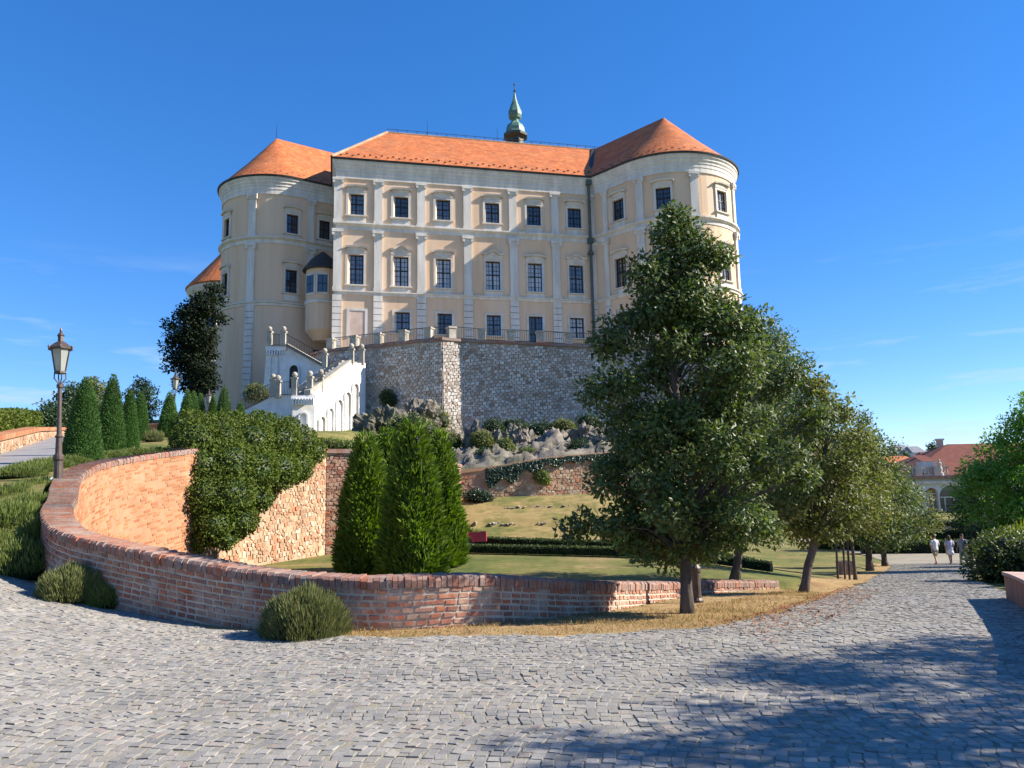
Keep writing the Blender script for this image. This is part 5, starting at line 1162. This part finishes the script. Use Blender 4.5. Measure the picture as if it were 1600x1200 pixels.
# ------------------------------------------------------------------ low walls
g = rubble_wall('parapet_wall', 'low plastered brick wall along the far side of the upper road', [(-27.5, 48), (-19.5, 31.5), (-16.0, 24.2), (-13.2, 18.5)][::-1], lambda a: float(np.interp(a, [0, 6.4, 14.4, 33], [2.5, 3.2, 4.1, 5.7])), lambda a: float(np.interp(a, [0, 6.4, 14.4, 33], [2.95, 3.65, 4.55, 6.15])), M['warmstone'], M['warmmortar'], .2, 60, .4, M['pinkbrick'])
p = at(235, 676, 46); MB_ = MB().box((p.x, p.y, p.z), (2.2, .4, .9), .1)
gp = thing('gate_pillars', 'short brick wall end beyond the fourth clipped cone', 'wall', (p.x, p.y, p.z-.5)); MB_.build('wall', M['pinkbrick'], gp)
MB().box((p.x, p.y, p.z+.5), (2.4, .55, .1), .1).build('coping', M['coping'], gp)
sw = thing('sandstone_parapet', 'low red sandstone parapet wall at the right edge of the road', 'wall', (8.45, 13, gH(8.3, 13)))
sp = Path([(4.6, 6.6), (5.3, 7.7), (8.05, 13.0)]); sp = Path(sp.p[::1])
a = 0.0; hw = .44
while a < sp.L-.02:
    w_ = min(random.uniform(.30, .42), sp.L-a); o, t, m_ = sp.frame(min(max(a+w_/2, .06), sp.L-.06)); o = o
    z0 = float(gz(*sp.pos(a+w_/2))); fr_ = (o, t, m_)
    b = MB().fbox(fr_, (-w_/2+.004, w_/2-.004), (-random.uniform(.0, .012), .95), (z0-.3, z0+hw-.070)); b.f = b.f
    # the wall stands to the right of its line
    b.v = [(x, y, z) for x, y, z in b.v]; b.build('block', M['sand'], sw); a += w_
a = 0.0
while a < sp.L-.02:
    w_ = min(random.uniform(.9, 1.15), sp.L-a); fr_ = sp.frame(min(max(a+w_/2, .06), sp.L-.06)); z0 = float(gz(*sp.pos(a+w_/2)))
    cs = []
    for zz in (-.052, 0.0):
        for s_, n_ in ((a+.003, 1.0), (a+w_-.003, 1.0), (a+w_-.003, -.035), (a+.003, -.035)):
            q = sp.off(s_, n_); cs.append((q[0], q[1], float(gz(*sp.pos(s_)))+hw+zz))
    MB().hexa(cs).build('cap_slab', M['sandtop'], sw); a += w_

# ------------------------------------------------------------------ garden things
x, y = at(737, 840, 31).x, 31.0; z = float(zg(x, y))
tr = thing('red_trailer', 'small red garden trailer parked by the hedge beside the thujas', 'trailer', (x, y, z)); w, l, h0, h1 = .62, 1.15, .22, .60
MB().box((x, y, z+h0+.02), (l, w, .04)).build('bed', M['redpaint'], tr)
for q in (-1, 1): MB().box((x, y+q*w/2, z+(h0+h1)/2), (l, .03, h1-h0)).build('side_board', M['redpaint'], tr)
MB().box((x+l/2, y, z+(h0+h1)/2), (.03, w-.04, h1-h0)).build('tailgate', M['redpaint'], tr); MB().box((x-l/2, y, z+(h0+h1)/2), (.03, w-.04, h1-h0)).build('front_board', M['redpaint'], tr)
for q in (-1, 1):
    b = MB(); b.tube([(x-.18, y+q*(w/2+.05)-.06, z+.2), (x-.18, y+q*(w/2+.05)+.06, z+.2)], [.2, .2], 16); wh = b.build('wheel', M['rubber'], tr)
    b = MB(); b.tube([(x-.18, y+q*(w/2+.05)-.065, z+.2), (x-.18, y+q*(w/2+.05)+.065, z+.2)], [.10, .10], 12); b.build('rim', M['statue'], wh)
    b = MB(); b.tube([(x-.18+.25*math.cos(g_), y+q*(w/2+.06), z+.2+.25*math.sin(g_)) for g_ in np.linspace(0, math.pi, 9)], [.03]*9, 4); b.build('mudguard', M['redpaint'], tr)
b = MB(); b.tube([(x-l/2, y, z+.25), (x-l/2-.55, y, z+.30)], [.025, .025], 6); b.build('drawbar', M['iron'], tr)
mass('garden_waste', 'heap of garden waste lying in the red trailer', 'waste', [(x-.25, y, z+.58, .32, .24, .16), (x+.1, y, z+.52, .25, .22, .1)], 900, .1, 'leaf_olive', seed=31)
x, y = at(967, 852, 27.5).x, 27.5; z = float(zg(x, y))
gb = thing('green_bin', 'bright green plastic tub standing by the box hedge', 'tub', (x, y, z))
MB().lathe((x, y, z), [(.17, 0), (.22, .5), (.20, .5), (.155, .03)], 16).build('body', M['greenplastic'], gb); MB().lathe((x, y, z), [(.215, .46), (.245, .47), (.245, .51), (.21, .515)], 16).build('rim', M['greenplastic'], gb)
x, y = at(1322, 890, 30).x, 30.0; z = gH(x, y)
pl = thing('planter_box', 'square wooden planter box under the trees by the lane', 'planter', (x, y, z))
for q in (-1, 1):
    for k in range(3):
        MB().box((x, y+q*.25, z+.10+k*.17), (.54, .035, .155)).build('board', M['planter'], pl); MB().box((x+q*.25, y, z+.10+k*.17), (.035, .46, .155)).build('board', M['planter'], pl)
MB().box((x, y, z+.44), (.46, .46, .05)).build('soil', M['soil'], pl)
for q, (dx, dy) in enumerate(((-.55, -.1), (-.20, .25), (-.32, -.35))):
    sx_, sy_ = 9.9+dx, 23+dy; b = MB(); b.tube([(sx_, sy_, gH(sx_, sy_)-.1), (sx_+.03, sy_, gH(sx_, sy_)+1.65)], [.032, .028], 7)
    o = b.build('stake', M['bark'], None, (sx_, sy_, gH(sx_, sy_))); tag(o, ('dark wooden stake nearest the road beside the yellowish young tree', 'wooden stake behind the yellowish young tree', 'wooden stake left of the yellowish young tree')[q], 'stake', 'stakes of the young tree')
for k, (px, d, lb) in enumerate(((1441, 74, 'left wooden bench in the far garden'), (1472, 74, 'right wooden bench in the far garden'))):
    c = at(px, 830, d); x, y = c.x, c.y; z = float(gz(x, y)); bn = thing('park_bench', lb, 'bench', (x, y, z), 'benches of the far garden'); L2 = 1.15
    for j in range(3): MB().box((x, y-.22+j*.16, z+.46), (2*L2, .13, .045)).build('seat_slat', M['plankwood'], bn)
    for j in range(2): MB().box((x, y+.24+j*.03, z+.66+j*.2), (2*L2, .04, .14)).build('back_slat', M['plankwood'], bn)
    for q in (-1, 1):
        MB().box((x+q*.85, y, z+.22), (.08, .45, .43)).build('leg', M['iron'], bn); MB().box((x+q*.85, y+.29, z+.66), (.06, .05, .5)).build('back_support', M['iron'], bn)

# ------------------------------------------------------------------ people
def skin_body(J, E, rad, root):
    me = bpy.data.meshes.new('tmp'); me.from_pydata(J, E, []); o = bpy.data.objects.new('tmp', me); C.objects.link(o)
    m = o.modifiers.new('s', 'SKIN'); s = o.modifiers.new('d', 'SUBSURF'); s.levels = 2; s.render_levels = 2
    for i, v in enumerate(me.skin_vertices[0].data): v.radius = rad[i]; v.use_root = (i == root)
    dg = bpy.context.evaluated_depsgraph_get(); ev = o.evaluated_get(dg); nm = bpy.data.meshes.new_from_object(ev)
    bpy.data.objects.remove(o); return nm
def ell_tube(secs, n=14):
    """secs: (x, y, z, rx, ry)"""
    V = []; Fs = []
    for x, y, z, rx, ry in secs:
        for j in range(n): g = 2*math.pi*j/n; V.append((x+rx*math.cos(g), y+ry*math.sin(g), z))
    k = len(secs)
    for i in range(k-1):
        for j in range(n): j2 = (j+1) % n; Fs.append((i*n+j, i*n+j2, (i+1)*n+j2, (i+1)*n+j))
    Fs.append(tuple(range(n))[::-1]); Fs.append(tuple((k-1)*n+j for j in range(n))); return V, Fs
def person(label, base, head, s, top, bottom, style, step=.16, hairlen=.0, arm=.12):
    J = []; E = []; rad = []
    def v(p, r, par=None):
        J.append(p); rad.append(r if isinstance(r, tuple) else (r, r)); i = len(J)-1
        if par is not None: E.append((par, i))
        return i
    pel = v((0, 0, .95), (.135, .10)); sp_ = v((0, .01, 1.15), (.125, .095), pel); ch = v((0, 0, 1.36), (.15, .105), sp_); nk = v((0, .015, 1.49), (.055, .055), ch); hd = v((0, .03, 1.60), (.075, .088), nk); v((0, .025, 1.70), (.070, .082), hd)
    v((0, .115, 1.585), (.013, .016), hd)
    for q in (-1, 1):
        v((q*.085, .02, 1.60), (.012, .02), hd)
        sh = v((q*.175, 0, 1.40), (.058, .058), ch); el = v((q*.235, -.03*q*arm*8, 1.13), (.042, .042), sh); wr = v((q*.25, .06+q*arm, .90), (.028, .028), el); pm = v((q*.25, .075+q*arm, .84), (.024, .036), wr)
        for f in range(4): a1 = v((q*.248, .045+q*arm+f*.021, .785), .0085, pm); v((q*.244, .050+q*arm+f*.021, .745-.008*abs(f-1.5)), .0075, a1)
        v((q*.225, .115+q*arm, .815), .0095, pm)
        hp = v((q*.085, 0, .88), (.088, .09), pel); kn = v((q*.095, .03+q*step*.6, .49), (.056, .058), hp); an = v((q*.095, -.02+q*step, .085), (.036, .04), kn); v((q*.10, .13+q*step, .035), (.036, .025), an)
    me = skin_body(J, E, rad, pel); me.materials.append(M['skin']); me.name = 'person'
    me.polygons.foreach_set('use_smooth', np.ones(len(me.polygons), dtype=bool))
    o = bpy.data.objects.new('person', me); C.objects.link(o); o.location = base; o.rotation_euler = (0, 0, head); o.scale = (s, s, s); tag(o, label, 'person')
    def child(nm, V, Fs, m):
        mm = mesh_np(nm, V, Fs, True); mm.materials.append(m); c = bpy.data.objects.new(nm, mm); C.objects.link(c); c.parent = o; return c
    V, Fs = ell_tube([(0, 0, .84, .19, .15), (0, 0, .95, .185, .145), (0, .01, 1.12, .165, .135), (0, 0, 1.30, .19, .145), (0, 0, 1.40, .20, .125), (0, .01, 1.455, .12, .085), (0, .01, 1.48, .07, .07)])
    for q in (-1, 1):
        b = MB(); b.tube([(q*.165, 0, 1.42), (q*.205, -.015*q*arm*8, 1.27), (q*.232, -.03*q*arm*8, 1.14)], [.078, .074, .072], 10); k = len(V); V = V+b.v; Fs = Fs+[tuple(i+k for i in f) for f in b.f]
    child('shirt', V, Fs, top)
    if style == 'shorts':
        V, Fs = ell_tube([(0, 0, .80, .185, .14), (0, 0, .90, .19, .145), (0, 0, 1.0, .165, .13)])
        for q in (-1, 1):
            b = MB(); b.tube([(q*.087, 0, .88), (q*.09, .015+q*step*.3, .70), (q*.093, .025+q*step*.5, .55)], [.108, .102, .10], 12); k = len(V); V = V+b.v; Fs = Fs+[tuple(i+k for i in f) for f in b.f]
        child('shorts', V, Fs, bottom)
    elif style == 'skirt':
        V, Fs = ell_tube([(0, 0, .58, .235, .21), (0, 0, .78, .21, .18), (0, 0, .95, .17, .14), (0, 0, 1.02, .155, .13)]); child('skirt', V, Fs, bottom)
    else:
        V, Fs = ell_tube([(0, 0, .80, .18, .14), (0, 0, .90, .185, .14), (0, 0, 1.0, .165, .13)])
        for q in (-1, 1):
            b = MB(); b.tube([(q*.087, 0, .88), (q*.095, .03+q*step*.6, .49), (q*.095, -.015+q*step, .10)], [.105, .08, .07], 12); k = len(V); V = V+b.v; Fs = Fs+[tuple(i+k for i in f) for f in b.f]
        child('trousers', V, Fs, bottom)
    secs = [(0, -.005, 1.60, .088, .095), (0, .0, 1.66, .097, .103), (0, .012, 1.73, .085, .095), (0, .02, 1.775, .045, .05)]
    if hairlen: secs = [(0, -.06, 1.60-hairlen, .075, .04), (0, -.045, 1.52, .085, .06)] + secs
    V, Fs = ell_tube(secs); child('hair', V, Fs, M['hair']); return o
for px, py, d, hd, s, a in ((1463, 880, 46, .15, .98, ('person walking away in a loose white shirt and khaki shorts', M['white_cloth'], M['khaki'], 'shorts')), (1486, 879, 46.5, -.1, .95, ('person walking away in a short pale lilac skirt and white top', M['lilac'], M['white_cloth'], 'skirt')), (1507, 883, 43.5, 2.2, .96, ('person in grey clothes half hidden at the edge of the dark bush', M['greycloth'], M['greycloth'], 'trousers'))):
    x = at(px, py, d).x; person(a[0], (x, d, float(gz(x, d))+.02), hd, s, a[1], a[2], a[3], hairlen=.2 if a[3] == 'skirt' else 0)

# ------------------------------------------------------------------ far buildings on the right
fb = thing('garden_palace', 'white arcaded garden building with a big dark red hipped roof', 'building', (52, 100, -1.9)); D0 = 105.0
def fp(px, py, d=D0): return at(px, py, d)
zb, zc = fp(1460, 800).z, fp(1460, 748).z; x0, x1 = fp(1428, 760).x, fp(1660, 760).x
# front wall with arched openings
arches = [(fp(1457, 780).x, .8, fp(1457, 762).z), (fp(1487, 780).x, 1.6, fp(1487, 758).z), (fp(1524, 780).x, 1.6, fp(1524, 758).z), (fp(1561, 780).x, 1.6, fp(1561, 758).z)]
xs_ = [x0]; wv = MB()
cur = x0
for cx_, r_, zt in arches:
    zs = zt-r_
    wv.box(((cur+cx_-r_)/2, D0+.3, (zb-1+zc)/2), (cx_-r_-cur, .6, zc-zb+1))
    pr = [(cx_+r_*math.cos(g), zs+r_*math.sin(g)) for g in np.linspace(math.pi, 0, 13)]
    for (xa, za), (xb_, zb_) in zip(pr[:-1], pr[1:]):
        wv.hexa([(xa, D0, za), (xb_, D0, zb_), (xb_, D0+.6, zb_), (xa, D0+.6, za), (xa, D0, zc), (xb_, D0, zc), (xb_, D0+.6, zc), (xa, D0+.6, zc)])
    MB().box((cx_, D0+.65, (zb+zt)/2-.5), (2*r_+.3, .05, zt-zb+1)).build('window', M['pane' if r_ > 1.5 else 'planter'], fb)
    g = MB()
    for q in (-.33, .33): g.box((cx_+q*r_*1.2, D0+.57, (zb+zs)/2), (.14, .1, zs-zb))
    g.box((cx_, D0+.565, zs), (2*r_, .1, .16)); g.build('window_bar', M['trim'], fb)
    cur = cx_+r_
wv.box(((cur+x1)/2, D0+.3, (zb-1+zc)/2), (x1-cur, .6, zc-zb+1)); wv.build('wall', M['farwall'], fb)
MB().box(((x0+x1)/2, D0-.1, zc+.2), (x1-x0+.8, 1.0, .4)).build('cornice', M['sand'], fb)
MB().box(((x0+x1)/2, D0-.05, zc-.5), (x1-x0+.4, .5, .4)).build('moulding', M['trim'], fb)
bal = MB().box((fp(1450, 740).x, D0+.3, zc+1.5), (6.0, .3, .2)).box((fp(1450, 740).x, D0+.3, zc+.5), (6.0, .35, .2)).build('balustrade', M['statue'], fb)
for k in range(14): xx = fp(1450, 740).x-2.8+k*.43; MB().lathe((xx, D0+.3, zc+.6), [(.09, 0), (.14, .25), (.07, .55), (.1, .8)], 8).build('baluster', M['statue'], bal)
for px in (1436, 1465): c = fp(px, 740); MB().box((c.x, D0+.3, zc+.95), (.9, .7, 1.5)).build('pedestal', M['statue'], fb)
c = fp(1471, 740); stt = thing('roof_statue', 'small stone figure standing on the cornice of the garden building', 'statue', (c.x, D0+.3, zc+.4))
b = MB().lathe((c.x, D0+.3, zc+.4), [(.45, 0), (.4, .4), (.26, .5), (.34, .9), (.22, 1.3), (.30, 1.7), (.10, 1.85), (.15, 2.0), (.14, 2.18), (.03, 2.3)], 10); b.tube([(c.x+.25, D0+.3, zc+2.0), (c.x+.6, D0+.25, zc+1.7), (c.x+.5, D0+.2, zc+2.3)], [.09, .08, .05], 6); b.build('figure', M['statue'], stt)
ez = zc+.45; ra, rb_ = fp(1480, 694, D0+9), fp(1640, 680, D0+9)
rfm = MB(); e0, e1 = (x0-.3, D0+.8, ez), (x1+.5, D0+.8, ez); e2, e3 = (x1+.5, D0+19, ez), (x0-.3, D0+19, ez); q0, q1 = tuple(ra), (rb_.x, rb_.y, ra.z)
rfm.poly([e0, e1, q1, q0]).poly([e3, e0, q0]).poly([e2, e3, q0, q1]).poly([e1, e2, q1]); rfm.build('roof', M['tile_dark'], fb)
dm = MB(); c = fp(1451, 728, D0+1.5); dm.box((c.x, D0+2.2, ez+1.0), (1.5, 2.2, 1.9)).build('dormer', M['farwall'], fb)
MB().poly([(c.x-.95, D0+1.0, ez+1.95), (c.x+.95, D0+1.0, ez+1.95), (c.x+.95, D0+4, ez+2.9), (c.x-.95, D0+4, ez+2.9)]).build('dormer_roof', M['tile_dark'], fb)
c = fp(1469, 700, D0+10); chm = MB().box((c.x, D0+10, c.z-1.0), (.7, .7, 4.4)).build('chimney', M['blind'], fb); MB().box((c.x, D0+10, c.z+1.25), (.95, .95, .25)).build('chimney_cap', M['trim'], chm)
def house(label, px0, px1, eave, ridge, d, wall_m, roof_m, hip=2.0, depth=9):
    a, b_ = at(px0, eave, d), at(px1, eave, d); z1 = (a.z+b_.z)/2; zr_ = at((px0+px1)/2, ridge, d+depth/2).z
    h = thing('far_house', label, 'house', ((a.x+b_.x)/2, d+depth/2, z1-7), 'far houses of the town')
    MB().box(((a.x+b_.x)/2, d+depth/2, z1-4), (b_.x-a.x, depth, 8)).build('wall', wall_m, h)
    o = .5; c = [(a.x-o, d-o, z1+.003), (b_.x+o, d-o, z1+.003), (b_.x+o, d+depth+o, z1+.003), (a.x-o, d+depth+o, z1+.003)]; r0_ = (a.x+hip, d+depth/2, zr_); r1_ = (b_.x-hip, d+depth/2, zr_)
    MB().poly([c[0], c[1], r1_, r0_]).poly([c[3], c[0], r0_]).poly([c[2], c[3], r0_, r1_]).poly([c[1], c[2], r1_]).build('roof', roof_m, h)
    n = max(2, int((b_.x-a.x)/4))
    for k in range(n):
        xx = a.x+(b_.x-a.x)*(k+.5)/n; MB().box((xx, d-.03, z1-1.8), (1.2, .1, 1.6)).build('window', M['pane'], h)
house('long low house with an orange roof left of the garden building', 1398, 1452, 730, 712, 150, M['farwall'], M['tile'], 1.0, 14)
house('left grey roofed house on the distant hill', 1402, 1425, 705, 695, 420, M['farwall'], M['fargrey'], .5, 14)
house('right grey roofed house on the distant hill', 1427, 1447, 707, 697, 400, M['farwall'], M['fargrey'], .5, 14)
house('red roofed house half hidden beside the chimney', 1446, 1462, 716, 706, 300, M['farwall'], M['tile_dark'], .5, 10)
# hills
def hill(name, c, rx, ry, h, z0, seed):
    xs = np.linspace(-1, 1, 60); X, Y = np.meshgrid(xs, xs); rr = np.sqrt(X*X+Y*Y); Z = h*np.clip(1-rr**2, 0, 1)**1.3; Z = Z + (hash_noise(X, Y, seed, 7.0)*h*.12)*(rr < .97)
    i = (np.arange(59)[:, None]*60+np.arange(59)[None]).ravel()
    tag(obj(name, np.stack([(c[0]+X*rx).ravel(), (c[1]+Y*ry).ravel(), (z0+Z).ravel()], 1), np.stack([i, i+1, i+61, i+60], 1), M['hill'], smooth=True), kind='structure')
c = at(1430, 706, 460); hill('distant_hill', (c.x+20, 520), 300, 160, c.z+12, -14, 4.4)
k = 0
for px, py, d, r_ in ((1458, 702, 330, 3.2), (1396, 716, 260, 2.6), (1385, 716, 230, 3), (1415, 716, 330, 2.4)):
    p = at(px, py, d); k += 1
    tree('town_tree', ('round tree beside the chimney on the distant hill', 'tree at the left of the orange roof', 'leftmost town tree above the lane trees', 'tree below the left grey roofed house')[k-1], (p.x, p.y, p.z-r_*1.6), [(r_*.5, -r_, r_), (r_*1.5, -r_*1.1, r_*1.1), (r_*2.6, -r_*.4, r_*.4)], 'leaf_deep', 1500, r_*.25, .4, 30, r_*.5, seed=300+k, group='far trees of the town')
